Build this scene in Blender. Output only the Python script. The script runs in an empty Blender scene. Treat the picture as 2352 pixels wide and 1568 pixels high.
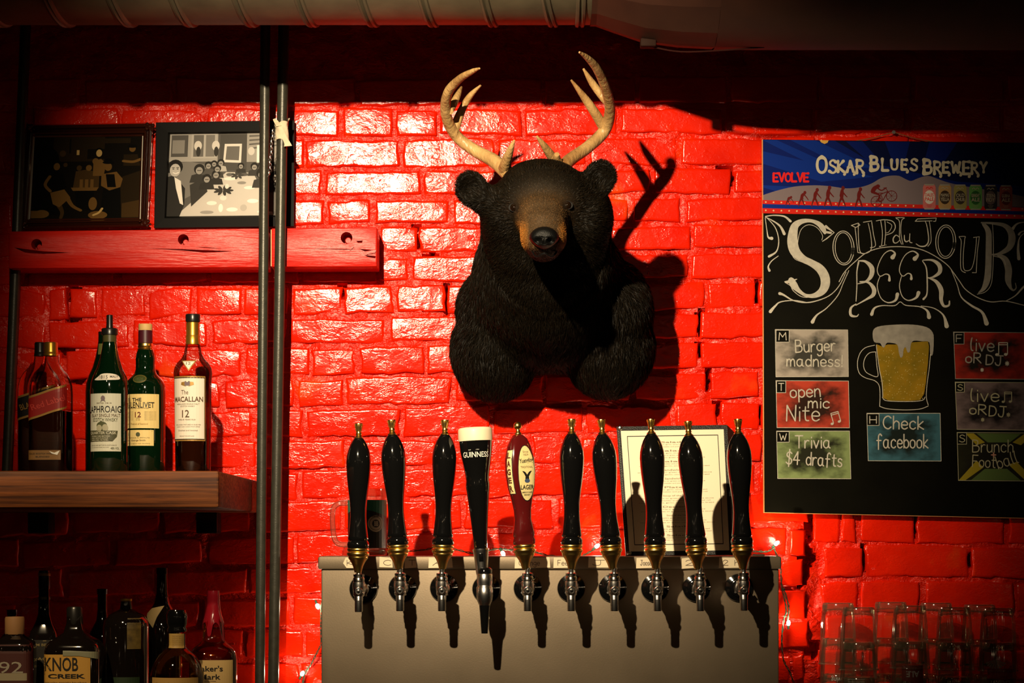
import bpy, math, random, mathutils
import numpy as np
from mathutils import Vector, noise
from mathutils.geometry import tessellate_polygon

# ------------------------------------------------------------------ camera
CAM_D = 5.84          # metres from the brick face
F = 85 / 36 * 2352    # focal length in pixels of the 2352 wide frame
CZ = 1.55
HY = 1250.0           # pixel row of the horizon
sc = bpy.context.scene
col = sc.collection
cam_data = bpy.data.cameras.new('camera')
cam_data.lens = 85
cam_data.sensor_width = 36
cam_data.shift_y = (HY - 784) / 2352
cam = bpy.data.objects.new('camera', cam_data)
cam.location = (0, -CAM_D, CZ)
cam.rotation_euler = (math.pi / 2, 0, 0)
col.objects.link(cam)
sc.camera = cam

def S(d):
    return F / (CAM_D - d)

def P(px, py, d):
    k = 1 / S(d)
    return Vector(((px - 1176) * k, -d, CZ + (HY - py) * k))

# ------------------------------------------------------------------ world, lights, exposure
w = bpy.data.worlds.new('world')
sc.world = w
w.use_nodes = True
w.node_tree.nodes['Background'].inputs[0].default_value = (0.9, 0.45, 0.2, 1)
w.node_tree.nodes['Background'].inputs[1].default_value = 0.0012
sc.view_settings.view_transform = 'Standard'
sc.view_settings.look = 'None'
sc.view_settings.exposure = 0.0
sc.view_settings.gamma = 1
sc.view_settings.use_curve_mapping = False

def lamp(name, kind, loc, energy, color, radius=0.03, aim=None, size=None, blend=None):
    l = bpy.data.lights.new(name, kind)
    l.energy = energy
    l.color = color
    l.shadow_soft_size = radius
    o = bpy.data.objects.new(name, l)
    o.location = loc
    col.objects.link(o)
    if aim is not None:
        o.rotation_euler = (Vector(aim) - Vector(loc)).to_track_quat('-Z', 'Y').to_euler()
    if size:
        l.spot_size = math.radians(size)
        l.spot_blend = blend
    return o

# the ceiling spot in front of the wall that throws the antler shadow
KEY = (-0.574, -3.1, 2.93)
lamp('spot_lamp', 'SPOT', KEY, 760, (1.0, 0.80, 0.52), 0.022, (-0.05, 0.0, 2.03), 44, 1.0)
# added fill spot, no lamp seen, brightening the bottles at the counter's left end
lamp('spot_lamp', 'SPOT', (-1.25, -2.3, 2.95), 150, (1.0, 0.74, 0.42), 0.03, (-1.02, -0.5, 1.22), 34, 1.0)
# small bare bulbs hanging over the bar behind the photographer
for k, (x, y, z, e) in enumerate([(-1.3, -6.6, 2.7, 1.4), (0.5, -7.2, 2.75, 1.4), (1.9, -6.9, 2.6, 1.6), (0.1, -4.9, 3.0, 0.5), (-2.6, -4.6, 2.2, 0.8), (2.6, -4.4, 2.1, 1.4), (-0.4, -7.6, 2.2, 0.8), (1.2, -6.2, 3.0, 0.8)]):
    lamp('bar_bulb', 'POINT', (x, y, z), e, (1.0, 0.72, 0.42), 0.016)

# ------------------------------------------------------------------ helpers
def setp(o, label=None, cat=None, group=None, kind=None):
    if label: o['label'] = label
    if cat: o['category'] = cat
    if group: o['group'] = group
    if kind: o['kind'] = kind
    return o

def empty(name, loc, label, cat, group=None, rot=(0, 0, 0)):
    o = bpy.data.objects.new(name, None)
    o.empty_display_size = 0.05
    o.location = loc
    o.rotation_euler = rot
    col.objects.link(o)
    return setp(o, label, cat, group)

MATS = {}
def mat(name, color=(0.5, 0.5, 0.5), rough=0.5, metal=0.0, coat=0.0, spec=0.5, emit=None, estr=0.0,
        noise_scale=None, noise_amt=0.0, color2=None, bump=0.0, bscale=80, stretch=(1, 1, 1), sss=0):
    if name in MATS: return MATS[name]
    m = bpy.data.materials.new(name)
    m.use_nodes = True
    nt = m.node_tree
    b = nt.nodes['Principled BSDF']
    b.inputs['Base Color'].default_value = (*color, 1)
    b.inputs['Roughness'].default_value = rough
    b.inputs['Metallic'].default_value = metal
    b.inputs['Coat Weight'].default_value = coat
    b.inputs['Coat Roughness'].default_value = 0.05
    b.inputs['Specular IOR Level'].default_value = spec
    if emit:
        b.inputs['Emission Color'].default_value = (*emit, 1)
        b.inputs['Emission Strength'].default_value = estr
    if color2 is not None or bump:
        geo = nt.nodes.new('ShaderNodeNewGeometry')
        mp = nt.nodes.new('ShaderNodeMapping')
        mp.inputs['Scale'].default_value = stretch
        nt.links.new(geo.outputs['Position'], mp.inputs['Vector'])
        if color2 is not None:
            n = nt.nodes.new('ShaderNodeTexNoise')
            n.inputs['Scale'].default_value = noise_scale or 10
            n.inputs['Detail'].default_value = 6
            nt.links.new(mp.outputs[0], n.inputs['Vector'])
            r = nt.nodes.new('ShaderNodeValToRGB')
            r.color_ramp.elements[0].position = 0.5 - 0.25
            r.color_ramp.elements[1].position = 0.5 + 0.25
            r.color_ramp.elements[0].color = (*color, 1)
            r.color_ramp.elements[1].color = (*color2, 1)
            nt.links.new(n.outputs['Fac'], r.inputs['Fac'])
            nt.links.new(r.outputs[0], b.inputs['Base Color'])
        if bump:
            n2 = nt.nodes.new('ShaderNodeTexNoise')
            n2.inputs['Scale'].default_value = bscale
            n2.inputs['Detail'].default_value = 5
            nt.links.new(mp.outputs[0], n2.inputs['Vector'])
            bp = nt.nodes.new('ShaderNodeBump')
            bp.inputs['Strength'].default_value = bump
            bp.inputs['Distance'].default_value = 0.004
            nt.links.new(n2.outputs['Fac'], bp.inputs['Height'])
            nt.links.new(bp.outputs[0], b.inputs['Normal'])
    MATS[name] = m
    return m

def thin_glass(name, tint=(0.95, 0.96, 0.95), edge=0.25, rough=0.02, base=0.04, top=0.9, haze=0.0):
    """glass sheet: lets light straight through, mirrors more at grazing angles"""
    if name in MATS: return MATS[name]
    m = bpy.data.materials.new(name)
    m.use_nodes = True
    nt = m.node_tree
    nt.nodes.clear()
    out = nt.nodes.new('ShaderNodeOutputMaterial')
    tr = nt.nodes.new('ShaderNodeBsdfTransparent')
    tr.inputs[0].default_value = (*tint, 1)
    gl = nt.nodes.new('ShaderNodeBsdfGlossy')
    gl.inputs['Roughness'].default_value = rough
    lw = nt.nodes.new('ShaderNodeLayerWeight')
    lw.inputs['Blend'].default_value = edge
    mr = nt.nodes.new('ShaderNodeMapRange')
    mr.inputs['To Min'].default_value = base
    mr.inputs['To Max'].default_value = top
    nt.links.new(lw.outputs['Fresnel'], mr.inputs['Value'])
    mx = nt.nodes.new('ShaderNodeMixShader')
    nt.links.new(mr.outputs[0], mx.inputs[0])
    nt.links.new(tr.outputs[0], mx.inputs[1])
    nt.links.new(gl.outputs[0], mx.inputs[2])
    last = mx
    if haze:      # worn-glass scattering; warm lamp light put into its colour to brighten dark glass
        df = nt.nodes.new('ShaderNodeBsdfDiffuse'); df.inputs[0].default_value = (.95, .80, .58, 1)
        mh = nt.nodes.new('ShaderNodeMixShader'); mh.inputs[0].default_value = haze
        nt.links.new(mx.outputs[0], mh.inputs[1]); nt.links.new(df.outputs[0], mh.inputs[2]); last = mh
    nt.links.new(last.outputs[0], out.inputs[0])
    MATS[name] = m
    return m

class MB:
    def __init__(self):
        self.v = []; self.f = []; self.mi = []; self.mats = []
    def add(self, vs, fs, m):
        if m not in self.mats: self.mats.append(m)
        i = self.mats.index(m); o = len(self.v)
        self.v += [tuple(p) for p in vs]
        self.f += [tuple(o + q for q in f) for f in fs]
        self.mi += [i] * len(fs)
        return self
    def box(self, a, b, m, bev=0):
        x0, y0, z0 = (min(a[i], b[i]) for i in range(3)); x1, y1, z1 = (max(a[i], b[i]) for i in range(3))
        if not bev:
            vs = [(x0,y0,z0),(x1,y0,z0),(x1,y1,z0),(x0,y1,z0),(x0,y0,z1),(x1,y0,z1),(x1,y1,z1),(x0,y1,z1)]
            return self.add(vs, [(0,3,2,1),(4,5,6,7),(0,1,5,4),(1,2,6,5),(2,3,7,6),(3,0,4,7)], m)
        import bmesh
        bm = bmesh.new()
        r = bmesh.ops.create_cube(bm, size=1)
        for q in bm.verts:
            q.co = ((x0+x1)/2 + q.co.x*(x1-x0), (y0+y1)/2 + q.co.y*(y1-y0), (z0+z1)/2 + q.co.z*(z1-z0))
        bmesh.ops.bevel(bm, geom=bm.edges[:], offset=bev, segments=2, affect='EDGES', profile=0.5)
        bm.verts.index_update()
        self.add([q.co[:] for q in bm.verts], [[q.index for q in f.verts] for f in bm.faces], m)
        bm.free()
        return self
    def build(self, name, parent=None, smooth=40, loc=None, rot=None):
        me = bpy.data.meshes.new(name)
        me.from_pydata(self.v, [], self.f)
        for m in self.mats: me.materials.append(m)
        me.polygons.foreach_set('material_index', self.mi)
        if smooth:
            me.polygons.foreach_set('use_smooth', [True] * len(self.f))
            me.set_sharp_from_angle(angle=math.radians(smooth))
        me.update()
        return link(name, me, parent, loc, rot)

def link(name, me, parent=None, loc=None, rot=None):
    o = bpy.data.objects.new(name, me)
    col.objects.link(o)
    if parent: o.parent = parent
    if loc is not None: o.location = loc
    if rot is not None: o.rotation_euler = rot
    return o

def lathe(mb, prof, m, n=32, c=(0, 0, 0), axis='z', sq=2.0, capb=True, capt=True, ang=0, ell=1.0):
    vs = []; fs = []
    for (r, z) in prof:
        for k in range(n):
            t = 2 * math.pi * (k + .5) / n + ang
            cx, sx = math.cos(t), math.sin(t)
            if sq != 2.0:
                q = (abs(math.cos(t-ang)) ** sq + abs(math.sin(t-ang)) ** sq) ** (-1 / sq)
            else: q = 1
            x, y = r * q * cx, r * q * sx * ell
            if axis == 'z': vs.append((c[0] + x, c[1] + y, c[2] + z))
            elif axis == 'y': vs.append((c[0] + x, c[1] - z, c[2] + y))   # z runs toward the camera
            else: vs.append((c[0] + z, c[1] + x, c[2] + y))
    L = len(prof)
    for i in range(L - 1):
        for k in range(n):
            a = i * n + k; b = i * n + (k + 1) % n
            f = (a, b, b + n, a + n)
            fs.append(f)
    if capb and prof[0][0] > 1e-6: fs.append(tuple(range(n - 1, -1, -1)))
    if capt and prof[-1][0] > 1e-6: fs.append(tuple((L - 1) * n + k for k in range(n)))
    mb.add(vs, fs, m)
    return mb

def catmull(pts, k=6, closed=False):
    pts = [tuple(p) for p in pts]; n = len(pts)
    if n < 3: return pts
    out = []
    rng = range(n if closed else n - 1)
    for i in rng:
        if closed: p = [pts[(i + j - 1) % n] for j in range(4)]
        else: p = [pts[max(0, i - 1)], pts[i], pts[i + 1], pts[min(n - 1, i + 2)]]
        for s in range(k):
            t = s / k
            out.append(tuple(0.5 * (2*b + (c - a)*t + (2*a - 5*b + 4*c - d)*t*t + (-a + 3*b - 3*c + d)*t**3)
                             for a, b, c, d in zip(*p)))
    if not closed: out.append(pts[-1])
    return out

def tube(mb, pts, rad, m, n=10, cap=True):
    pts = [Vector(p) for p in pts]; L = len(pts)
    if not hasattr(rad, '__len__'): rad = [rad] * L
    t0 = (pts[1] - pts[0]).normalized()
    up = Vector((0, 0, 1)) if abs(t0.z) < 0.9 else Vector((0, 1, 0))
    nrm = t0.cross(up).normalized()
    vs = []; fs = []
    for i in range(L):
        t = (pts[min(i + 1, L - 1)] - pts[max(i - 1, 0)]).normalized()
        nrm = (nrm - t * nrm.dot(t)).normalized()
        bi = t.cross(nrm)
        for k in range(n):
            a = 2 * math.pi * k / n
            vs.append(pts[i] + (nrm * math.cos(a) + bi * math.sin(a)) * rad[i])
    for i in range(L - 1):
        for k in range(n):
            a = i * n + k; b = i * n + (k + 1) % n
            fs.append((a, a + n, b + n, b))
    if cap:
        fs.append(tuple(range(n))); fs.append(tuple((L - 1) * n + k for k in range(n - 1, -1, -1)))
    mb.add(vs, fs, m)
    return mb

# flat print: everything is laid out in 2D and put on a surface by mapf(u, v, e)
_ec = [0]
def lift(e):
    # printed layers never share one plane exactly
    _ec[0] = (_ec[0] + 7) % 19
    return e + _ec[0] * 6e-6

def poly(mb, pts, mapf, m, e=0.0004):
    e = lift(e)
    tri = tessellate_polygon([[Vector((x, y, 0)) for x, y in pts]])
    mb.add([mapf(x, y, e) for x, y in pts], [tuple(t) for t in tri], m)

def ribbon(mb, pts, wd, mapf, m, e=0.0006, k=5, smooth=True, caps=True):
    if not hasattr(wd, '__len__'): wd = [wd] * len(pts)
    if not smooth and len(pts) > 2:      # straight strokes: one bar per side, square corners
        for i in range(len(pts) - 1):
            ribbon(mb, [pts[i], pts[i + 1]], [wd[i], wd[i + 1]], mapf, m, e, k, False, caps)
        return
    q = [(p[0], p[1], a) for p, a in zip(pts, wd)]
    e = lift(e)
    if smooth and len(q) > 2: q = catmull(q, k)
    L = len(q); vs = []; fs = []
    for i in range(L):
        a = q[max(0, i - 1)]; b = q[min(L - 1, i + 1)]
        tx, ty = b[0] - a[0], b[1] - a[1]
        l = math.hypot(tx, ty) or 1
        nx, ny = -ty / l, tx / l
        h = max(1e-5, q[i][2]) / 2
        vs.append(mapf(q[i][0] + nx * h, q[i][1] + ny * h, e)); vs.append(mapf(q[i][0] - nx * h, q[i][1] - ny * h, e))
    for i in range(L - 1): fs.append((2*i, 2*i+1, 2*i+3, 2*i+2))
    mb.add(vs, fs, m)
    if caps:
        for i in (0, L - 1):
            h = q[i][2] / 2; e = e + 2.2e-6
            mb.add([mapf(q[i][0] + h*math.cos(t*math.pi/4), q[i][1] + h*math.sin(t*math.pi/4), e) for t in range(8)],
                   [tuple(range(8))], m)

def wpoly(mb, pts, mapf, m, e=0.0004, rings=6):
    """star-shaped outline filled with rings of small faces so that it follows a curved surface"""
    e = lift(e)
    out = []
    for a, b in zip(pts, list(pts[1:]) + [pts[0]]):
        n = 1 if len(pts) > 14 else 5
        out += [(a[0] + (b[0]-a[0])*q/n, a[1] + (b[1]-a[1])*q/n) for q in range(n)]
    cx = sum(p[0] for p in out)/len(out); cy = sum(p[1] for p in out)/len(out); N = len(out)
    vs = [mapf(cx, cy, e)] + [mapf(cx + (p[0]-cx)*r/rings, cy + (p[1]-cy)*r/rings, e) for r in range(1, rings+1) for p in out]
    fs = [(0, 1+k, 1+(k+1) % N) for k in range(N)]
    for r in range(rings-1):
        for k in range(N):
            a = 1 + r*N + k; b = 1 + r*N + (k+1) % N; fs.append((a, a+N, b+N, b))
    mb.add(vs, fs, m)

def ell(cx, cy, rx, ry, n=20, rot=0):
    c, s = math.cos(rot), math.sin(rot)
    return [(cx + rx*math.cos(t)*c - ry*math.sin(t)*s, cy + rx*math.cos(t)*s + ry*math.sin(t)*c)
            for t in (2*math.pi*i/n for i in range(n))]

_tc = {}
def textshape(s, bold=0.0):
    key = (s, bold)
    if key in _tc: return _tc[key]
    cu = bpy.data.curves.new('t', 'FONT')
    cu.body = s; cu.size = 1; cu.offset = bold; cu.resolution_u = 3
    o = bpy.data.objects.new('t', cu); col.objects.link(o)
    dg = bpy.context.evaluated_depsgraph_get()
    me = bpy.data.meshes.new_from_object(o.evaluated_get(dg))
    vs = [(v.co.x, v.co.y) for v in me.vertices]; fs = [tuple(p.vertices) for p in me.polygons]
    bpy.data.objects.remove(o); bpy.data.meshes.remove(me); bpy.data.curves.remove(cu)
    x0 = min(v[0] for v in vs); x1 = max(v[0] for v in vs); y0 = min(v[1] for v in vs); y1 = max(v[1] for v in vs)
    _tc[key] = ([((x - x0) / (x1 - x0) - .5, (y - y0) / (y1 - y0) - .5) for x, y in vs], fs)
    return _tc[key]

def text(mb, s, cx, cy, wd, ht, mapf, m, bold=0.0, rot=0, e=0.0006, ysign=-1, serif=False):
    """text fitted into wd x ht centred on cx, cy; v axis of mapf grows downward when ysign = -1"""
    vs, fs = textshape(s, bold)
    c, sn = math.cos(rot), math.sin(rot)
    out = []
    for x, y in vs:
        X, Y = x * wd, y * ht * ysign
        out.append(mapf(cx + X*c - Y*sn, cy + X*sn + Y*c, e))
    if ysign < 0: fs = [tuple(reversed(f)) for f in fs]
    mb.add(out, fs, m)

GL = {
 'A': "l0,0 3,10 6,0;l1.2,4 4.8,4", 'B': "l0,0 0,10;c0,10 3.6,9.6 4.4,7.6 3.4,5.7 0,5.2;c0,5.2 4.4,4.9 5.4,2.6 4,.4 0,0",
 'C': "c5.5,8.5 3.5,10 1,8.5 0,5 1,1.5 3.5,0 5.5,1.5", 'D': "l0,0 0,10;c0,10 4,9 5.5,5 4,1 0,0", 'E': "l5,10 0,10 0,0 5,0;l0,5 4,5",
 'F': "l5,10 0,10 0,0;l0,5 4,5", 'H': "l0,0 0,10;l5,0 5,10;l0,5 5,5", 'J': "l1,10 6,10;c4,10 4,3 3,0 .8,.6 0,2.5",
 'K': "l0,0 0,10;l5,10 0,4.5 5.4,0", 'L': "l0,10 0,0 5,0", 'M': "l0,0 .6,10 3.5,4 6.4,10 7,0", 'N': "l0,0 .3,10 5,0 5.4,10",
 'O': "c3,10 .8,8.6 0,5 .8,1.4 3,0 5.2,1.4 6,5 5.2,8.6 3,10", 'R': "l0,0 0,10;c0,10 3.8,9.6 4.8,7.6 3.6,5.4 0,5;l1.5,5 5.4,0",
 'S': "c5,8.6 3,10 .8,8.8 .8,6.6 3,5.2 5,3.6 4.8,1.2 2.6,0 0,1.4", 'T': "l0,10 6,10;l3,10 3,0", 'U': "c0,10 0,3 1.2,.4 3,0 4.8,.4 6,3 6,10",
 'V': "l0,10 3,0 6,10", 'W': "l0,10 2,0 4,7 6,0 8,10", 'Y': "l0,10 3,5 6,10;l3,5 3,0",
 'a': "c4,5.6 2,6.2 .2,4.6 .2,1.6 2,0 3.8,1.4 4.2,5.6;c4.2,5.8 4.2,2 4.5,.6 5.3,0", 'b': "l0,10 0,0;c0,1.6 2,0 4,1.4 4,4.4 2,6 0,4.4",
 'c': "c4,5 2.4,6.2 .4,5 0,3 .4,1 2.4,0 4,1", 'd': "l4.3,10 4.3,0;c4.2,4.6 2,6.2 .2,4.6 .2,1.6 2,0 4.2,1.4",
 'e': "c.2,3.2 4,3.2 4,5 2.2,6.2 .4,5 0,3 .6,.8 2.4,0 4.2,1", 'f': "c4.4,9 3,10.3 1.6,8.6 1.5,4 1.5,-1;l0,5.5 3.8,5.5",
 'g': "c4,5.6 2,6.2 .2,4.6 .2,2 2,.6 3.8,2 4.2,5.8;c4.2,5.8 4.2,-1 3,-3.2 1.2,-3.4 .2,-2.2", 'h': "l0,10 0,0;c0,4 1.8,6.2 3.8,5 4,2.6 4,0",
 'i': "l.4,6 .4,0;l.4,8.3 .4,8.7", 'k': "l0,10 0,0;l3.6,6 0,2.6 4,0", 'l': "c.6,10 0,6 .4,1 1.5,.2", 'm': "l0,6 0,0;c0,4 1.4,6.2 2.8,5 3,0;c3,4 4.4,6.2 5.8,5 6.2,0",
 'n': "l0,6 0,0;c0,4 1.8,6.2 3.6,5 4,0", 'o': "c2.2,6 .4,5 0,3 .4,1 2.2,0 4,1 4.4,3 4,5 2.2,6", 'p': "l0,6 0,-3.6;c0,1.6 2,0 4,1.4 4,4.4 2,6 0,4.4",
 'r': "l0,6 0,0;c0,3.6 1.6,6 3.2,5.8", 's': "c3.6,5.3 2,6.2 .4,5.4 .6,3.8 2.2,3.1 3.6,2 3.2,.4 1.6,0 0,.8", 't': "c1.6,9 1.4,4 1.8,.6 3.4,.2;l0,6.4 3.6,6.4",
 'u': "c0,6 0,2 1.2,0 3,.4 4,2;l4,6 4,0", 'v': "l0,6 2,0 4,6", '!': "l.4,10 .3,2.6;l.3,.5 .3,.1", '$': "c5,8.4 3,9.6 .8,8.4 .8,6.4 3,5 5,3.4 4.6,1 2.4,0 0,1.4;l2.9,11.5 2.5,-1.8",
 '4': "l3.8,0 3.8,10 0,3.4 5.6,3.4", '*': "l0,3 4,7;l4,3 0,7;l2,2 2,8;l-.4,5 4.4,5", '+': "l0,3 5,3;l2.5,.5 2.5,5.5", "'": "l.3,10 0,8",
 '1': "l0,8 2,10 2,0", '2': "c0,7.6 1.4,10 4,9.4 4.4,7 2.6,4 0,0;l0,0 5,0", '7': "l0,10 5,10 1.6,0", '9': "c4.4,7 2.4,5 .4,6.4 .4,9 2.4,10 4.4,8.6 4.4,4 3,0 .6,.6", '-': "l0,4 3,4", '.': "l0,0 0,.3", ' ': "",
}
def glyph(ch):
    out = []
    for s in GL.get(ch, '').split(';'):
        if not s: continue
        pts = [tuple(float(q) for q in p.split(',')) for p in s[1:].split()]
        out.append((s[0] == 'c', pts))
    return out
def gwidth(ch):
    g = glyph(ch)
    if not g: return 3.0
    return max(p[0] for _, ps in g for p in ps)
def hand(mb, s, x, y, ht, mapf, m, lw=3.0, xs=1.0, gap=1.8, rot=0, slant=0, e=0.0006, blob=0.0, wave=0.0, fit=None, upsign=-1):
    """single-stroke lettering, baseline at x, y"""
    k = ht / 10
    if fit:
        tot = sum(gwidth(c) + gap for c in s) - gap
        xs = fit / (tot * k)
    c0, s0 = math.cos(rot), math.sin(rot)
    cx = 0
    for j, ch in enumerate(s):
        dy = wave * math.sin(j * 2.1)
        for cur, ps in glyph(ch):
            q = [((cx + px) * k * xs + slant * py * k, (py * k + dy) * upsign) for px, py in ps]
            q = [(x + a*c0 - b*s0, y + a*s0 + b*c0) for a, b in q]
            wd = [lw] * len(q)
            if blob: wd[0] = wd[-1] = lw * (1 + blob)
            if not cur and len(q) > 1 and blob:
                q = [q[0], tuple((a+b)/2 for a, b in zip(q[0], q[1]))] + q[1:]; wd = [lw*(1+blob), lw*.8] + [lw*(1+blob*.6)]*(len(q)-2)
            ribbon(mb, q, wd, mapf, m, e, smooth=cur)
        cx += gwidth(ch) + gap
    return cx * k * xs

def evaluated(o):
    dg = bpy.context.evaluated_depsgraph_get()
    dg.update()
    return bpy.data.meshes.new_from_object(o.evaluated_get(dg))

random.seed(7)
# ------------------------------------------------------------------ materials shared by the setting
def paint_material(name, rough, spec, coarse, fine):
    m = bpy.data.materials.new(name)
    m.use_nodes = True
    nt = m.node_tree; L = nt.links
    b = nt.nodes['Principled BSDF']
    geo = nt.nodes.new('ShaderNodeNewGeometry')
    b.inputs['Roughness'].default_value = rough
    b.inputs['Specular IOR Level'].default_value = spec
    # colour: red gloss, thin orange where the paint is worn
    n = nt.nodes.new('ShaderNodeTexNoise'); n.inputs['Scale'].default_value = 9; n.inputs['Detail'].default_value = 8
    L.new(geo.outputs['Position'], n.inputs['Vector'])
    r = nt.nodes.new('ShaderNodeValToRGB')
    r.color_ramp.elements[0].position = 0.3; r.color_ramp.elements[0].color = (0.66, 0.0085, 0.0006, 1)
    r.color_ramp.elements[1].position = 0.62; r.color_ramp.elements[1].color = (0.82, 0.015, 0.0008, 1)
    e = r.color_ramp.elements.new(0.76); e.color = (0.85, 0.055, 0.004, 1)
    L.new(n.outputs['Fac'], r.inputs['Fac']); L.new(r.outputs[0], b.inputs['Base Color'])
    # brush wrinkles (wider than tall), fine orange peel, scattered pits
    mp = nt.nodes.new('ShaderNodeMapping'); mp.inputs['Scale'].default_value = (1, 1, 1.7)
    L.new(geo.outputs['Position'], mp.inputs['Vector'])
    a = nt.nodes.new('ShaderNodeTexNoise'); a.inputs['Scale'].default_value = 62; a.inputs['Detail'].default_value = 3
    a.inputs['Roughness'].default_value = 0.45; a.inputs['Distortion'].default_value = 0.9
    L.new(mp.outputs[0], a.inputs['Vector'])
    c = nt.nodes.new('ShaderNodeTexNoise'); c.inputs['Scale'].default_value = 15; c.inputs['Detail'].default_value = 2
    L.new(geo.outputs['Position'], c.inputs['Vector'])
    amt = nt.nodes.new('ShaderNodeMapRange'); amt.inputs['From Min'].default_value = 0.35; amt.inputs['From Max'].default_value = 0.65
    amt.inputs['To Min'].default_value = 0.35; amt.inputs['To Max'].default_value = 1.0
    L.new(c.outputs['Fac'], amt.inputs['Value'])
    mu = nt.nodes.new('ShaderNodeMath'); mu.operation = 'MULTIPLY'
    L.new(a.outputs['Fac'], mu.inputs[0]); L.new(amt.outputs[0], mu.inputs[1])
    bp = nt.nodes.new('ShaderNodeBump'); bp.inputs['Strength'].default_value = 1; bp.inputs['Distance'].default_value = coarse
    L.new(mu.outputs[0], bp.inputs['Height'])
    fn = nt.nodes.new('ShaderNodeTexNoise'); fn.inputs['Scale'].default_value = 210; fn.inputs['Detail'].default_value = 2
    L.new(mp.outputs[0], fn.inputs['Vector'])
    b2 = nt.nodes.new('ShaderNodeBump'); b2.inputs['Strength'].default_value = 1; b2.inputs['Distance'].default_value = fine
    c2 = nt.nodes.new('ShaderNodeTexNoise'); c2.inputs['Scale'].default_value = 34; c2.inputs['Detail'].default_value = 3
    L.new(geo.outputs['Position'], c2.inputs['Vector'])
    am2 = nt.nodes.new('ShaderNodeMapRange'); am2.inputs['From Min'].default_value = 0.45; am2.inputs['From Max'].default_value = 0.68
    am2.inputs['To Min'].default_value = 0.25; am2.inputs['To Max'].default_value = 2.6
    L.new(c2.outputs['Fac'], am2.inputs['Value'])
    m3 = nt.nodes.new('ShaderNodeMath'); m3.operation = 'MULTIPLY'; L.new(fn.outputs['Fac'], m3.inputs[0]); L.new(am2.outputs[0], m3.inputs[1])
    L.new(m3.outputs[0], b2.inputs['Height']); L.new(bp.outputs[0], b2.inputs['Normal'])
    L.new(b2.outputs[0], b.inputs['Normal'])
    return m
PAINT = paint_material('red_gloss_paint', 0.185, 0.33, 0.0011, 0.00030)
MORTAR = paint_material('red_painted_mortar', 0.34, 0.35, 0.0055, 0.0016)
DARKWOOD = mat('dark_wood', (0.03, 0.012, 0.006), 0.35, coat=0.3)
BLACK = mat('black_satin', (0.006, 0.006, 0.006), 0.35)
PIPE = mat('dark_pipe_steel', (0.055, 0.052, 0.038), 0.36, metal=0.25, color2=(0.035, 0.033, 0.025), noise_scale=60, bump=0.08, bscale=300)
BRASS = mat('polished_brass', (0.98, 0.64, 0.18), 0.27, metal=1.0)
CHROME = mat('chrome', (0.85, 0.82, 0.78), 0.25, metal=1.0)
GLOSSBLACK = mat('gloss_black_lacquer', (0.004, 0.004, 0.004), 0.08, coat=1.0)
CREAM = mat('cream_paper', (0.86, 0.74, 0.50), 0.7)
WHITE = mat('white_print', (0.80, 0.78, 0.70), 0.6)
INK = mat('black_ink', (0.012, 0.010, 0.008), 0.5)

# ------------------------------------------------------------------ brick wall
SPLIT = 1866     # pixel column of the rough vertical seam at lower right
course_y = [104, 173, 244, 315, 387, 451, 518, 583, 650, 723, 790, 862, 932, 1003, 1073, 1145, 1220, 1293, 1365, 1437, 1510, 1582, 1655]
right_y = [1015, 1093, 1168, 1248, 1328, 1406, 1484, 1562, 1640]
def joint_y(y, x): return y - (x - 850) * 0.0155 * max(0.3, min(1.0, (y - 100) / 700))
known = {2: [70, 275, 470, 660, 782, 908, 1011, 1203, 1420, 1660, 1870, 2085, 2300],
         3: [20, 225, 430, 560, 701, 923, 1139, 1350, 1560, 1770, 1880, 2090, 2300],
         4: [120, 330, 535, 741, 971, 1080, 1290, 1495, 1682, 1890, 2100, 2310],
         5: [30, 235, 440, 640, 749, 857, 1035, 1240, 1450, 1569, 1780, 1985, 2190],
         6: [140, 350, 560, 770, 868, 960, 1170, 1380, 1590, 1800, 2010, 2220],
         7: [60, 270, 480, 690, 870, 942, 1150, 1360, 1584, 1790, 2000, 2210],
         8: [107, 160, 228, 336, 445, 557, 668, 789, 910, 1024, 1236, 1440, 1621, 1738, 1950, 2160],
         9: [30, 110, 303, 480, 664, 890, 1103, 1315, 1430, 1609, 1820, 2030, 2240],
         10: [150, 350, 560, 713, 823, 978, 1190, 1400, 1608, 1820, 2030, 2240],
         11: [100, 300, 510, 680, 793, 1040, 1250, 1455, 1627, 1747, 1960, 2170],
         12: [45, 250, 375, 585, 700, 923, 1130, 1340, 1550, 1651, 1745, 1960, 2170],
         13: [165, 375, 590, 798, 1010, 1220, 1330, 1540, 1750, 1868],
         14: [60, 270, 480, 690, 900, 1110, 1320, 1530, 1740, 1845],
         15: [160, 370, 580, 790, 1000, 1065, 1275, 1485, 1695, 1860],
         16: [50, 260, 470, 680, 890, 1100, 1310, 1520, 1808, 1855],
         17: [150, 360, 570, 745, 950, 1160, 1370, 1580, 1790, 1846],
         18: [40, 250, 460, 670, 780, 990, 1200, 1410, 1620, 1852],
         19: [140, 350, 560, 700, 910, 1120, 1330, 1540, 1750, 1862],
         20: [60, 270, 480, 690, 900, 1110, 1320, 1530, 1818, 1850]}
known_r = {1: [1880, 1962, 2070, 2280], 2: [1862, 1930, 1969, 2102, 2310], 3: [1886, 1985, 2228, 2440],
           4: [1880, 1975, 2117, 2330], 5: [1890, 2060, 2270], 6: [1875, 1985, 2200], 7: [1890, 2100, 2310]}
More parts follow.
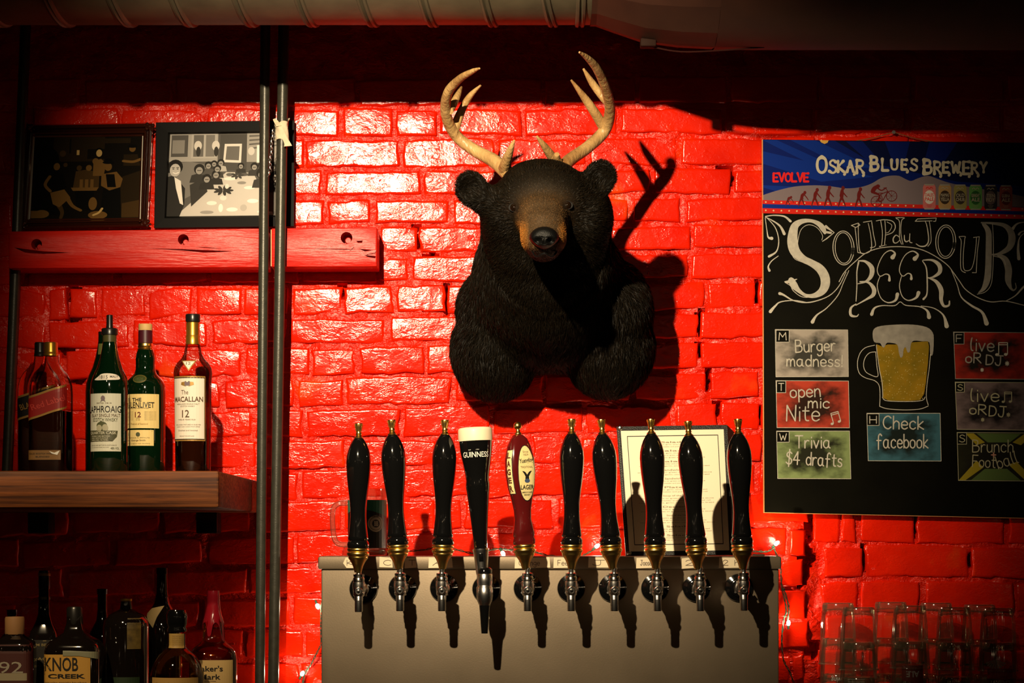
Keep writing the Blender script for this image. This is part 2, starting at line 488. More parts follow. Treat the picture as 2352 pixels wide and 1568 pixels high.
holes = [(958, 545, 8, 24), (992, 600, 14, 14), (1028, 688, 9, 26), (1008, 703, 34, 6), (1660, 407, 20, 20), (1609, 740, 5, 22), (1609, 802, 4, 12),
         (1648, 938, 5, 14), (1738, 668, 4, 20), (1745, 950, 4, 18), (1862, 1215, 9, 24), (1852, 1282, 16, 22), (1838, 1320, 14, 22), (1872, 1180, 10, 10),
         (1985, 1280, 5, 28), (2093, 1200, 12, 30), (1868, 1490, 12, 14), (168, 700, 18, 40), (150, 790, 14, 26), (789, 668, 7, 8), (178, 860, 16, 20),
         (2232, 1290, 6, 12), (1627, 868, 4, 20)]

def wallpt(px, py, d=0.0):
    k = 1 / 951.0
    return ((px - 1176) * k, -d, CZ + (HY - py) * k)

def build_wall():
    # mortar bed: one rough painted sheet with the joints and broken pockets
    nx, nz = 330, 220
    x0, x1, y0, y1 = -160, 2520, 1700, -420
    vs = []
    for j in range(nz + 1):
        for i in range(nx + 1):
            px = x0 + (x1 - x0) * i / nx; py = y0 + (y1 - y0) * j / nz
            q = Vector((px, py * 1.3, 0)) * 0.012
            d = 0.0005 + 0.007 * noise.noise(q) + 0.005 * noise.noise(q * 3.1) + 0.002 * noise.noise(q * 9)
            if px > SPLIT - 20 and py > 1150: d -= 0.002
            for hx, hy, rx, ry in holes:
                t = ((px - hx) / (rx + 4)) ** 2 + ((py - hy) / (ry + 4)) ** 2
                if t < 1: d = min(d, -0.055)
            vs.append(wallpt(px, py, d))
    fs = []
    for j in range(nz):
        for i in range(nx):
            a = j * (nx + 1) + i
            fs.append((a, a + 1, a + nx + 2, a + nx + 1))
    mb = MB().add(vs, fs, MORTAR)
    # the wall runs on above, below and to the sides of the modelled joints
    X0, X1 = wallpt(x0, 0)[0], wallpt(x1, 0)[0]; Z0, Z1 = wallpt(0, y0)[2], wallpt(0, y1)[2]
    mb.box((-3.2, 0.001, 0), (X0, 0.2, 3.3), PAINT); mb.box((X1, 0.001, 0), (3.2, 0.2, 3.3), PAINT)
    mb.box((X0, 0.001, 0), (X1, 0.2, Z0), PAINT); mb.box((X0, 0.001, Z1), (X1, 0.2, 3.3), PAINT)
    mb.box((X0, 0.09, Z0), (X1, 0.2, Z1), PAINT)
    wall = setp(mb.build('wall_back', smooth=60), 'red painted brick wall behind the bar', kind='structure')

    rnd = random.Random(3)
    def brick(xa, xb, yta, ytb, yba, ybb):
        """xa..xb left/right pixel edges, yt* the top joint at left/right, yb* the bottom joint"""
        w_ = (xb - xa) / 951; h_ = (yba - yta) / 951
        n_x = max(7, int(w_ / 0.013)); n_z = 8
        seed = Vector((rnd.random() * 90, rnd.random() * 90, rnd.random() * 9))
        front = 0.0058 + rnd.uniform(-0.002, 0.0035)
        tx, tz = rnd.uniform(-.010, .010), rnd.uniform(-.02, .02) * (2 if rnd.random() < .25 else 1)
        cx, cy = (xa + xb) / 2, (yta + yba) / 2
        rough = rnd.uniform(0.4, 1.0)
        g = {}
        V = []; Fc = []
        c0 = wallpt(cx, cy)
        for j in range(n_z + 1):
            for i in range(n_x + 1):
                # one narrow row of faces along the borders rounds the edges
                u = {1: .0030 / w_, 2: .0062 / w_, n_x - 1: 1 - .0030 / w_, n_x - 2: 1 - .0062 / w_}.get(i, i / n_x)
                v = {1: .0030 / h_, 2: .0062 / h_, n_z - 1: 1 - .0030 / h_, n_z - 2: 1 - .0062 / h_}.get(j, j / n_z)
                px = xa + (xb - xa) * u
                yt = yta + (ytb - yta) * u; yb = yba + (ybb - yba) * u
                py = yb + (yt - yb) * v
                X = wallpt(px, py)
                ex = min(u, 1 - u) * w_; ez = min(v, 1 - v) * h_
                q = Vector((X[0], 0, X[2])) * 16 + seed
                dx = (0.007 * noise.noise(q * 1.7) + .003 * noise.noise(q * 5)) * rough; dz = (0.007 * noise.noise(q * 1.6 + Vector((9, 3, 1))) + .0035 * noise.noise(q * 5 + Vector((4, 4, 4)))) * rough
                e = min(ex, ez)
                t = min(1, e / 0.0034)
                # worn corners
                cr = max(0, 1 - math.hypot(ex, ez) / 0.018) * (0.4 + noise.noise(seed + Vector((round(u) * 5, round(v) * 7, 0))))
                d = front - 0.0030 * (1 - t) ** 2 - 0.006 * max(0, cr)
                d += 0.0010 * noise.noise(q * 1.6) * rough + 0.0004 * noise.noise(q * 6) * rough
                d += tx * (X[0] - c0[0]) + tz * (X[2] - c0[2])
                px_, pz_ = X[0] + dx, X[2] + dz
                V.append((px_ - c0[0], -d, pz_ - c0[2]))
        ring = [i for i in range(n_x + 1)] + [(j * (n_x + 1) + n_x) for j in range(1, n_z + 1)] + \
               [n_z * (n_x + 1) + i for i in range(n_x - 1, -1, -1)] + [j * (n_x + 1) for j in range(n_z - 1, 0, -1)]
        for j in range(n_z):
            for i in range(n_x):
                a = j * (n_x + 1) + i
                Fc.append((a, a + 1, a + n_x + 2, a + n_x + 1))
        b0 = len(V)
        for r_ in ring: V.append((V[r_][0], 0.02, V[r_][2]))
        n = len(ring)
        for k in range(n):
            Fc.append((ring[k], b0 + k, b0 + (k + 1) % n, ring[(k + 1) % n]))
        MB().add(V, Fc, PAINT).build('brick', wall, 62, loc=(c0[0], 0, c0[2]))

    def course(ya, yb, xs, lo, hi, jf, gapv=9, gaph=9):
        xs = [x for x in xs if lo - 230 < x < hi + 230]
        if xs[0] > lo + 30: xs = [xs[0] - 212] + xs
        if xs[-1] < hi - 30: xs = xs + [min(hi, xs[-1] + 212)]
        for a, b in zip(xs[:-1], xs[1:]):
            if b < -60 or a > 2400 or b - a < 12: continue
            ja, jb = rnd.uniform(2, 8), rnd.uniform(2, 8)
            t, bt = rnd.uniform(4, 11), rnd.uniform(1, 6)
            k = rnd.uniform(-2.5, 2.5)
            # keep pockets open beside the known holes
            brick(a + ja, b - jb, jf(ya, a) + t + k, jf(ya, b) + t - k, jf(yb, a) - bt + k, jf(yb, b) - bt - k)
    for i in range(1, len(course_y) - 1):
        ya, yb = course_y[i], course_y[i + 1]
        xs = known.get(i)
        if xs is None:
            o_ = (i * 97) % 205
            xs = [-120 + o_ + 212 * k for k in range(13)]
        hi = 2400 if yb < 1010 else SPLIT - 14
        xs = [x for x in xs if x <= hi + 30]
        course(ya, yb, xs, -60, hi, joint_y)
    for i in range(0, len(right_y) - 1):
        if right_y[i] < 1010: continue
        xs = known_r.get(i, [1885, 2075, 2290, 2500])
        course(right_y[i], right_y[i + 1], xs, 1880, 2450, lambda y, x: y + (x - 1985) * 0.006)
    return wall
build_wall()

# ------------------------------------------------------------------ ceiling, floor
mb = MB().box((-3.2, -8.5, 3.3), (3.2, 0.2, 3.4), mat('dark_ceiling', (0.006, 0.005, 0.005), 0.8, bump=0.4, bscale=20))
setp(mb.build('ceiling', smooth=0), 'black painted ceiling', kind='structure')
mb = MB().box((-3.2, -8.5, -0.1), (3.2, 0.2, 0.0), mat('bar_floor', (0.02, 0.013, 0.01), 0.6, color2=(0.012, 0.008, 0.006), noise_scale=6))
setp(mb.build('floor', smooth=0), 'dark bar floor', kind='structure')

# ------------------------------------------------------------------ back counter (just under the frame)
CT = 1.10
WOODC = mat('counter_wood', (0.10, 0.035, 0.012), 0.4, color2=(0.05, 0.018, 0.007), noise_scale=6, stretch=(1, 6, 14), bump=0.15, bscale=30)
c = empty('back_counter', (0, -0.42, 0), 'long dark wooden back counter carrying the tap box and the bottles', 'counter')
MB().box((-2.4, -0.42, CT - 0.04), (2.4, 0.395, CT), WOODC, 0.006).build('worktop', c, 30)
MB().box((-2.36, -0.36, 0.0), (2.36, 0.39, CT - 0.04), DARKWOOD).build('base', c, 30)

# ------------------------------------------------------------------ ventilation duct under the ceiling
DUCT = mat('dusty_duct_metal', (0.13, 0.108, 0.066), 0.5, metal=0.2, color2=(0.075, 0.062, 0.04), noise_scale=14, bump=0.12, bscale=40)
dy, dz = 0.617, 2.876
R1, R2 = 0.2, 0.272
def dx_at(px, d=0.6): return (px - 1176) / S(d)
duct = empty('ventilation_duct', (0, -dy, dz), 'round dusty metal ventilation duct under the ceiling with ring seams', 'duct')
xs = dx_at(1356); xe = dx_at(1478)
mb = MB(); lathe(mb, [(R1, -3.15), (R1, xs)], DUCT, 72, axis='x', capb=True, capt=False)
mb.build('pipe', duct, 30)
for k, px in enumerate([-170, -30, 118, 262, 402, 544, 684, 824, 962, 1100, 1238, 1332]):
    mb = MB(); x = dx_at(px)
    n = 72; vs = []; fs = []
    tilt = 0.035 if px < 1300 else 0.0
    prof = [(R1 - .002, -.012), (R1 + .0045, -.009), (R1 + .006, -.004), (R1 + .0005, 0), (R1 + .006, .004), (R1 + .0045, .009), (R1 - .002, .012)]
    for (r, z) in prof:
        for q in range(n):
            t = 2 * math.pi * q / n
            vs.append((x + z + tilt * math.cos(t + .9), r * math.cos(t), r * math.sin(t)))
    for i in range(len(prof) - 1):
        for q in range(n):
            a = i * n + q; b = i * n + (q + 1) % n
            fs.append((a, b, b + n, a + n))
    mb.add(vs, fs, DUCT); mb.build('ring_seam', duct, 30)
mb = MB()
# wider fitting: a panelled reducer then a large section that carries on to the right
n = 20; dz2 = 0.019
def ringp(x, r, cz, n=20): return [(x, r * math.cos(2*math.pi*q/n), cz + r * math.sin(2*math.pi*q/n)) for q in range(n)]
xe2 = dx_at(1640)
DUCT_SHADED = mat('shaded_duct_metal', (0.060, 0.022, 0.013), 0.6, spec=.25, color2=(0.04, 0.015, 0.010), noise_scale=14)  # duct metal again, with dim shade and red wall bounce put into the colour
rings = [ringp(xs, R1 + .004, 0), ringp(xs + .012, R1 + .004, 0), ringp((xs + xe) / 2, .222, .002), ringp(xe, .245, .006), ringp((xe + xe2) / 2, .262, .013), ringp(xe2, .272, .019)]
vs = sum(rings, []); fs = []
for i in range(5):
    for q in range(n):
        a = i * n + q; b = i * n + (q + 1) % n
        fs.append((a, b, b + n, a + n))
mb.add(vs, fs, DUCT_SHADED); mb.build('reducer', duct, 14)
mb = MB(); lathe(mb, [(R2, xe2), (R2, 3.15)], DUCT_SHADED, 72, axis='x', c=(0, 0, dz2), capb=False)
mb.build('wide_section', duct, 30)
mb = MB(); mb.box((xe - .008, -.016, .006 - .245 - .014), (xe + .026, .016, .006 - .245 + .004), mat('strap_paint', (.02, .008, .005), .7, spec=.1), .003)
mb.build('hanger_strap', duct, 30)
mb = MB()
MB_w = [(xe + .02, 0, -.252), (xe + .08, 0, -.262), (xe + .17, .0, -.259), (xe + .26, 0, -.252)]
tube(mb, catmull(MB_w, 5), .0018, mat('wire_insulation', (0.03, .008, .006), .6, spec=.1), 6); mb.build('wire', duct)
# duct hangers to the ceiling
for x in (-2.2, -1.0, 2.2):
    zr = R1 if x < 1 else R2
    MB().box((x - .012, -.002, (zr if x < 1 else dz2 + zr) - .004), (x + .012, .002, 3.3 - dz), DUCT).build('hanger', duct, 0)

# ------------------------------------------------------------------ painted timber beam in two lengths, with bolt pockets
BEAMP = mat('red_beam_paint', (0.66, 0.012, 0.003), 0.34, spec=.28, color2=(0.50, 0.01, 0.006), noise_scale=16, stretch=(.5, 1, 5), bump=0.35, bscale=45)
DB = 0.125
def beam(xa, xb, ta, tb, ba, bb, label, holes_, cracks):
    A = [P(xa, ta, DB), P(xb, tb, DB), P(xb, bb, DB), P(xa, ba, DB)]
    o0 = Vector((A[0].x, 0, A[3].z))
    e = empty('painted_beam', o0, label, 'beam')
    import bmesh
    bm = bmesh.new()
    fr = [bm.verts.new(p - o0) for p in A]
    bk = [bm.verts.new(Vector((p.x, -0.012, p.z)) - o0) for p in A]
    bm.faces.new((fr[3], fr[2], fr[1], fr[0])); bm.faces.new(bk)
    for i in range(4):
        j = (i + 1) % 4
        bm.faces.new((fr[i], fr[j], bk[j], bk[i]))
    bmesh.ops.recalc_face_normals(bm, faces=bm.faces)
    bmesh.ops.bevel(bm, geom=bm.edges[:], offset=.003, segments=2, affect='EDGES', profile=.5)
    me = bpy.data.meshes.new('timber'); bm.to_mesh(me); bm.free()
    me.materials.append(BEAMP)
    ob = bpy.data.objects.new('timber', me); col.objects.link(ob); ob.location = o0
    cutters = []
    for (cx, cy, r) in holes_:
        p = P(cx, cy, DB)
        m2 = MB(); lathe(m2, [(r / S(DB), -.06), (r / S(DB), .02)], BEAMP, 24, c=(0, 0, 0), axis='y')
        cutters.append(m2.build('cut', None, 0, loc=p))
    for pts in cracks:
        m2 = MB(); tri = [P(x, y, DB) for x, y in pts]; n_ = len(tri)
        vs = [(p.x, p.y - .01, p.z) for p in tri] + [(p.x, p.y + .025, p.z) for p in tri]
        fs = [tuple(range(n_)), tuple(range(2 * n_ - 1, n_ - 1, -1))] + [(i, i + n_, (i + 1) % n_ + n_, (i + 1) % n_) for i in range(n_)]
        m2.add(vs, fs, BEAMP)
        cutters.append(m2.build('cut', None, 0))
    for c_ in cutters:
        import bmesh as _b
        q = _b.new(); q.from_mesh(c_.data); _b.ops.recalc_face_normals(q, faces=q.faces); q.to_mesh(c_.data); q.free()
        md = ob.modifiers.new('b', 'BOOLEAN'); md.operation = 'DIFFERENCE'; md.object = c_; md.solver = 'EXACT'
    me2 = evaluated(ob)
    bpy.data.objects.remove(ob)
    for c_ in cutters: bpy.data.objects.remove(c_)
    me2.polygons.foreach_set('use_smooth', [True] * len(me2.polygons)); me2.set_sharp_from_angle(angle=math.radians(30))
    link('timber', me2, e)
    for (cx, cy, r) in holes_:
        p = P(cx + 2, cy + 3, DB) - o0
        m2 = MB(); lathe(m2, [(r * .62 / S(DB), 0), (r * .62 / S(DB), .012), (r * .45 / S(DB), .018)], BEAMP, 16, c=(p.x, p.y + .045, p.z), axis='y')
        m2.build('bolt_head', e)
    return e, o0
b1, o1 = beam(20, 613, 531, 524, 616, 614, 'long red painted wooden beam on the brick wall under the two framed pictures',
      [(84, 561, 12.5), (421, 550, 12.5)],
      [[(32, 568), (100, 577), (165, 580), (100, 583), (60, 581)], [(336, 570), (420, 572), (470, 574), (538, 577), (470, 580), (420, 575)],
       [(448, 566.5), (470, 567), (520, 572), (480, 569.5)]])
b2, o2 = beam(623, 866, 524, 521, 613, 612, 'short red painted beam end with splintered crack, right of the steel pipes',
      [(796, 546, 13.5)],
      [[(668, 570.2), (790, 571.5), (830, 572), (790, 573.2)], [(824, 571), (862, 575), (864, 579), (840, 578)], [(836, 585), (863, 588), (862, 593), (845, 590)],
       [(818, 553), (833, 552), (832, 557), (822, 557)]])
m2 = MB(); a = P(623.0, 527, DB) - o2; b = P(623.0, 611, DB) - o2
m2.box((a.x - .0012, a.y + .001, b.z), (a.x + .0025, a.y + .09, a.z), mat('bare_wood', (.6, .42, .22), .7))
setp(m2.build('bare_end', b2), 'pale unpainted end grain of the beam')
m2 = MB()
for pts in ([(795, 563), (813, 567), (806, 573), (794, 571)], [(838, 577), (864, 574), (862, 580), (842, 584)]):
    q = [P(x, y, DB + .004) - o2 for x, y in pts]; r_ = [Vector((p.x, p.y + .012, p.z)) for p in q]; n_ = len(q)
    m2.add(q + r_, [tuple(range(n_))[::-1], tuple(range(n_, 2 * n_))] + [(i, (i + 1) % n_, (i + 1) % n_ + n_, i + n_) for i in range(n_)], BEAMP)
m2.build('splinter', b2, 20)

# ------------------------------------------------------------------ heavy timber shelf with the whiskies
def wood_shelf_mat():
    m = bpy.data.materials.new('oiled_fir'); m.use_nodes = True
    nt = m.node_tree; L = nt.links; b = nt.nodes['Principled BSDF']; b.inputs['Roughness'].default_value = 0.6; b.inputs['Specular IOR Level'].default_value = .25
    geo = nt.nodes.new('ShaderNodeNewGeometry'); mp = nt.nodes.new('ShaderNodeMapping'); mp.inputs['Scale'].default_value = (.7, 9, 13)
    L.new(geo.outputs['Position'], mp.inputs['Vector'])
    n = nt.nodes.new('ShaderNodeTexNoise'); n.inputs['Scale'].default_value = 7; n.inputs['Detail'].default_value = 7; n.inputs['Roughness'].default_value = .62; n.inputs['Distortion'].default_value = .35
    L.new(mp.outputs[0], n.inputs['Vector'])
    m2_ = nt.nodes.new('ShaderNodeMapping'); m2_.inputs['Scale'].default_value = (.35, 10, 26); L.new(geo.outputs['Position'], m2_.inputs['Vector'])
    n2 = nt.nodes.new('ShaderNodeTexNoise'); n2.inputs['Scale'].default_value = 7; n2.inputs['Detail'].default_value = 3; L.new(m2_.outputs[0], n2.inputs['Vector'])
    mx = nt.nodes.new('ShaderNodeMath'); mx.operation = 'MULTIPLY'; L.new(n2.outputs['Fac'], mx.inputs[0]); L.new(n.outputs['Fac'], mx.inputs[1])
    r = nt.nodes.new('ShaderNodeValToRGB'); r.color_ramp.elements[0].color = (.022, .005, .0015, 1); r.color_ramp.elements[0].position = .12
    r.color_ramp.elements[1].color = (.20, .058, .013, 1); r.color_ramp.elements[1].position = .36
    L.new(mx.outputs[0], r.inputs[0]); L.new(r.outputs[0], b.inputs['Base Color'])
    bp = nt.nodes.new('ShaderNodeBump'); bp.inputs['Strength'].default_value = .3; bp.inputs['Distance'].default_value = .003
    L.new(mx.outputs[0], bp.inputs['Height']); L.new(bp.outputs[0], b.inputs['Normal'])
    return m
FIR = wood_shelf_mat()
SH_D = 0.80
zt = P(0, 1081, SH_D).z; zb = P(0, 1166, SH_D).z; xr = -0.611
sh = empty('timber_shelf', (-1.3, -SH_D, zb), 'thick oiled timber shelf on the brick wall carrying the whisky bottles', 'shelf')
sh_loc = Vector((-1.3, -SH_D, zb))
MB().box((-2.0 + 1.3, 0, 0), (xr + 1.3, SH_D - 0.02, zt - zb), FIR, 0.006).build('board', sh, 30)
MB().box((.15, .70, -.05), (.2, SH_D - .02, 0), BLACK, .003).build('bracket', sh)
MB().box((.55, .70, -.05), (.6, SH_D - .02, 0), BLACK, .003).build('bracket', sh)

# ------------------------------------------------------------------ steel pipes
def pipe(name, x_top, x_bot, width, d, label, group=None, zlo=CT, ztop=3.3, cat='pipe'):
    r = width / 2 / S(d)
    # x_top at pixel row 200, x_bot at row 1560
    def xat(z):
        py = HY - (z - CZ) * S(d)
        px = x_top + (x_bot - x_top) * (py - 200) / 1360
        return (px - 1176) / S(d)
    o = Vector((xat(zlo), -d, zlo))
    e = empty(name, o, label, cat, group)
    m = MB(); tube(m, [Vector((xat(z), -d, z)) - o for z in (zlo, ztop)], r, PIPE, 28); m.build('tube', e)
    m = MB(); lathe(m, [(r * 1.12, 0), (r * 1.12, .02)], PIPE, 24); m.build('end_collar', e)
    t = Vector((xat(ztop), -d, ztop)) - o
    m = MB(); lathe(m, [(r * 1.12, t.z - .02), (r * 1.12, t.z)], PIPE, 24, c=(t.x, 0, 0)); m.build('top_collar', e)
    return e, o, r, xat
pA = pipe('steel_pipe', 608.5, 597, 23, 0.152, 'left of the two grey steel pipes standing beside the timber shelf end')
pB = pipe('steel_pipe', 649.5, 628, 25, 0.152, 'right of the two grey steel pipes, with a pale rag tied round it')
pL = pipe('dark_pole', 53, -4, 24, 0.075, 'thin black pole at the left edge beside the dark framed picture', cat='pole', zlo=zt)
# ------------------------------------------------------------------ framed pictures standing on the beam
PANE = thin_glass('picture_glass', (0.97, 0.97, 0.96), 0.12, 0.01, 0.01)
def bil(corners, d):
    """corners: pixel tl,tr,br,bl -> map (u,v) in 0..1 with v downward"""
    A = [Vector((*c, 0)) for c in corners]
    def f(u, v): 
        p = A[0]*(1-u)*(1-v) + A[1]*u*(1-v) + A[2]*u*v + A[3]*(1-u)*v
        return p.x, p.y
    return f

def frame_sides(parent, o, outer, inner, d0, prof, m, name='frame_side'):
    """four mitred sides; prof = list of (t from outer to inner 0..1, depth)"""
    for i in range(4):
        j = (i + 1) % 4
        vs = []; fs = []
        for t, dd in prof:
            for k in (i, j):
                x = outer[k][0] * (1 - t) + inner[k][0] * t; y = outer[k][1] * (1 - t) + inner[k][1] * t
                vs.append(P(x, y, d0 + dd) - o)
        for k in (i, j):      # back corners
            for q in (outer, inner): pass
        n = len(prof)
        for q in range(n - 1): fs.append((2*q, 2*q+2, 2*q+3, 2*q+1))
        b = len(vs)
        for t in (prof[0][0], prof[-1][0]):
            for k in (i, j):
                x = outer[k][0] * (1 - t) + inner[k][0] * t; y = outer[k][1] * (1 - t) + inner[k][1] * t
                vs.append(P(x, y, d0 - .006) - o)
        fs.append((0, 1, b + 1, b)); fs.append((2*n-2, b + 2, b + 3, 2*n-1)); fs.append((b, b+1, b+3, b+2))
        fs.append(tuple([2*q for q in range(n)] + [b+2, b])[::-1]); fs.append(tuple([2*q+1 for q in range(n)] + [b+3, b+1]))
        MB().add(vs, fs, m).build(name, parent, 25)

FD = 0.035      # picture plane depth
# --- left: dark ornate frame with a sepia saloon photograph
MAHOG = mat('dark_mahogany', (0.035, 0.008, 0.004), 0.16, coat=0.8)
SILV = mat('silvered_slip', (0.30, 0.27, 0.22), 0.3, metal=0.6)
outer = [(62, 286), (352, 281), (340, 521), (40, 527)]
inner = [(80, 316), (325, 313), (318, 500), (70, 503)]
o = P(196, 522, FD); o.z = P(196, 524, DB - 0.0).z if False else P(196, 523, FD).z
f1 = empty('framed_photograph', o, 'sepia photograph of people round a saloon table in a dark ornate frame', 'picture')
frame_sides(f1, o, outer, inner, FD, [(0, .006), (.08, .02), (.3, .024), (.42, .014), (.5, .012), (.62, .020), (.75, .018), (.86, .006), (1, .003)], MAHOG)
m = MB()
m2_ = MB(); tube(m2_, [P(328, 312, FD + .016) - o, P(322, 503, FD + .016) - o], .0014, SILV, 6); m2_.build('slip', f1)
q = [(73, 312), (80, 314), (69, 502), (57, 509)]
m.add([P(x, y, FD + .008 + .004*(i in (0, 3))) - o for i, (x, y) in enumerate(q)], [(0, 3, 2, 1)], SILV)
setp(m.build('slip', f1), 'silvery inner slip of the frame')
for cx, cy in ((66, 292), (344, 291), (333, 511), (50, 515)):
    m = MB()
    for k, (ax, ay, r) in enumerate([(0, 0, .008), (-7, 4, .005), (7, -3, .005), (5, 7, .0045), (-6, -6, .0045), (12, 4, .003), (-12, -3, .003)]):
        c_ = P(cx + ax, cy + ay, FD + .02) - o
        lathe(m, [(r * math.sin(t), -r * math.cos(t) * .8) for t in [math.pi * i / 8 for i in range(9)]], MAHOG, 12, c=c_, axis='y')
    m.build('corner_ornament', f1, 60)
def photo_map(corners, d, o):
    f = bil(corners, d)
    return lambda u, v, e: P(*f(u, v), d + e) - o
sep = [mat('sepia_%s' % n, c_, 0.55) for n, c_ in (('ground', (.004, .0025, .001)), ('wall', (.018, .010, .003)), ('mid', (.055, .028, .007)), ('light', (.15, .075, .018)), ('bright', (.5, .33, .12)), ('dark', (.0012, .001, .0006)))]
G0, G1, G2, G3, G4, GD = sep
pm = photo_map([(80, 316), (325, 313), (318, 500), (70, 503)], FD + .002, o)
m = MB()
def rect(u0, v0, u1, v1): return [(u0, v0), (u1, v0), (u1, v1), (u0, v1)]
def E(cx, cy, rx, ry, mm, e, rot=0): poly(m, ell(cx, cy, rx, ry, 16, rot), pm, mm, e)
poly(m, rect(0, 0, 1, 1), pm, G0, 0)
poly(m, rect(.18, 0, .66, .3), pm, G1, .0002); poly(m, rect(.33, .02, .345, .2), pm, G0, .0003); poly(m, rect(.66, .02, .9, .08), pm, G1, .0003)
poly(m, rect(.5, .15, .66, .27), pm, G0, .0003)
poly(m, [(.82, .5), (1, .42), (1, 1), (.8, 1)], pm, G1, .0003); poly(m, [(.84, .82), (1, .78), (1, .99), (.84, .99)], pm, G2, .0004)
# standing man left, hat and coat
E(.12, .14, .06, .04, GD, .0004); E(.13, .28, .11, .16, GD, .0004); poly(m, [(.02, .3), (.24, .26), (.26, .95), (.02, .95)], pm, GD, .0004)
# people behind
for x, y, r_, c_ in ((.27, .2, .03, G2), (.43, .38, .025, G2), (.3, .34, .02, G2), (.52, .38, .028, G3), (.58, .3, .03, G3)): E(x, y, r_, r_ * 1.3, c_, .0005)
poly(m, [(.4, .42), (.5, .4), (.62, .44), (.62, .62), (.38, .62)], pm, G2, .0004)
# woman standing in white
E(.61, .2, .028, .045, G4, .0006); E(.61, .17, .035, .035, GD, .0005); poly(m, [(.56, .3), (.63, .27), (.68, .33), (.66, .48), (.56, .48)], pm, G3, .0006)
# fiddler at right
E(.92, .15, .03, .04, G3, .0006); E(.92, .12, .045, .02, GD, .0007); poly(m, [(.84, .22), (.97, .22), (1, .36), (.84, .36)], pm, G1, .0005); ribbon(m, [(.84, .3), (.93, .31), (1, .28)], .03, pm, G3, .0007)
# bartender with vest, bowler hat
E(.7, .37, .035, .05, G3, .0008); E(.7, .315, .055, .02, GD, .0009); E(.7, .295, .035, .03, GD, .0009)
poly(m, [(.64, .46), (.78, .43), (.84, .52), (.82, .62), (.72, .66), (.64, .6)], pm, G3, .0007); poly(m, [(.68, .46), (.76, .46), (.78, .62), (.7, .62)], pm, GD, .0008)
poly(m, [(.66, .62), (.82, .6), (.84, 1), (.64, 1)], pm, GD, .0006)
# seated woman
E(.22, .36, .03, .045, G3, .0008); E(.22, .32, .04, .04, GD, .0007); poly(m, [(.16, .46), (.28, .44), (.32, .62), (.18, .68)], pm, GD, .0006)
ribbon(m, [(.16, .48), (.12, .58), (.17, .66)], .03, pm, G3, .0008); poly(m, [(.17, .68), (.3, .64), (.36, .74), (.26, .86), (.2, .82)], pm, G3, .0008)
ribbon(m, [(.32, .72), (.38, .84), (.46, .9)], [.05, .035, .03], pm, G3, .0009); ribbon(m, [(.26, .84), (.29, .92), (.28, .99)], [.05, .035, .03], pm, G2, .0008)
# table, bottles, lamp and drum
poly(m, [(.36, .62), (.62, .62), (.6, .66), (.38, .66)], pm, G3, .0007); poly(m, [(.4, .66), (.58, .66), (.56, .9), (.42, .9)], pm, GD, .0006)
for x in (.44, .49, .54): poly(m, rect(x, .52, x + .03, .62), pm, G3, .0009)
poly(m, rect(.40, .16, .425, .22), pm, G4, .0009)
E(.57, .82, .04, .08, G3, .0008); ribbon(m, [(.58, .96), (.63, .93), (.66, .88)], .022, pm, G4, .0011); E(.62, .96, .09, .05, G3, .0009); E(.1, .94, .07, .05, G3, .0008); poly(m, rect(.0, .9, .1, .99), pm, G3, .0007)
m.build('photograph', f1, 0)
m = MB(); q = [pm(u, v, .0016) for u, v in ((0, 0), (1, 0), (1, 1), (0, 1))]; m.add(q, [(0, 3, 2, 1)], PANE); m.build('glass_pane', f1, 0)

# --- right: plain black frame with a black-and-white dinner photograph
outer = [(358, 281), (677, 276), (676, 520), (354, 524)]
inner = [(391, 308), (643, 305), (641, 494), (382, 497)]
o = P(516, 522, FD)
f2 = empty('framed_photograph', o, 'black and white photograph of a long dinner table in a plain black frame', 'picture')
frame_sides(f2, o, outer, inner, FD, [(0, .004), (.03, .016), (.85, .018), (.92, .012), (1, .004)], mat('black_frame', (.0035, .0032, .003), .6, spec=.12))
gm = {}
def gy(v):
    k = round(v, 2)
    if k not in gm: gm[k] = mat('grey_print_%03d' % int(k * 100), (k, k * .93, k * .86), .55)
    return gm[k]
pm = photo_map([(390, 307), (644, 304), (643, 495), (380, 498)], FD + .002, o)
m = MB()
def E(cx, cy, rx, ry, c_, e, rot=0): poly(m, ell(cx, cy, rx, ry, 16, rot), pm, gy(c_), e)
def R(pts, c_, e): poly(m, pts, pm, gy(c_), e)
R(rect(0, 0, 1, 1), .12, 0); R(rect(.0, .0, .44, .34), .42, .0002); R(rect(.02, .02, .17, .28), .10, .0004); R(rect(.03, .08, .14, .24), .28, .0005)
R(rect(.2, 0, .43, .3), .5, .0003); R(rect(.22, .02, .31, .28), .16, .0004); R(rect(.33, .02, .41, .28), .22, .0004)
for x in (.26, .42): E(x, .15, .035, .06, .72, .0006); E(x + .005, .22, .02, .06, .05, .0007)
R(rect(.46, .02, .7, .45), .09, .0003); R([(.5, .13), (.655, .13), (.65, .36), (.49, .35)], .78, .0005); R([(.52, .16), (.635, .16), (.63, .33), (.51, .32)], .17, .0006)
R(rect(.7, .0, 1, .35), .38, .0003)
for k in range(4): R([(.72, .03 + .05*k), (1, .02 + .04*k), (1, .035 + .04*k), (.72, .05 + .05*k)], .14, .0005)
E(.74, .22, .03, .05, .65, .0006); R(rect(.79, .15, .92, .36), .95, .0006); R(rect(.855, .15, .86, .36), .4, .0007)
R([(0, .36), (.2, .34), (.42, .4), (.42, .6), (0, .9)], .22, .0004)
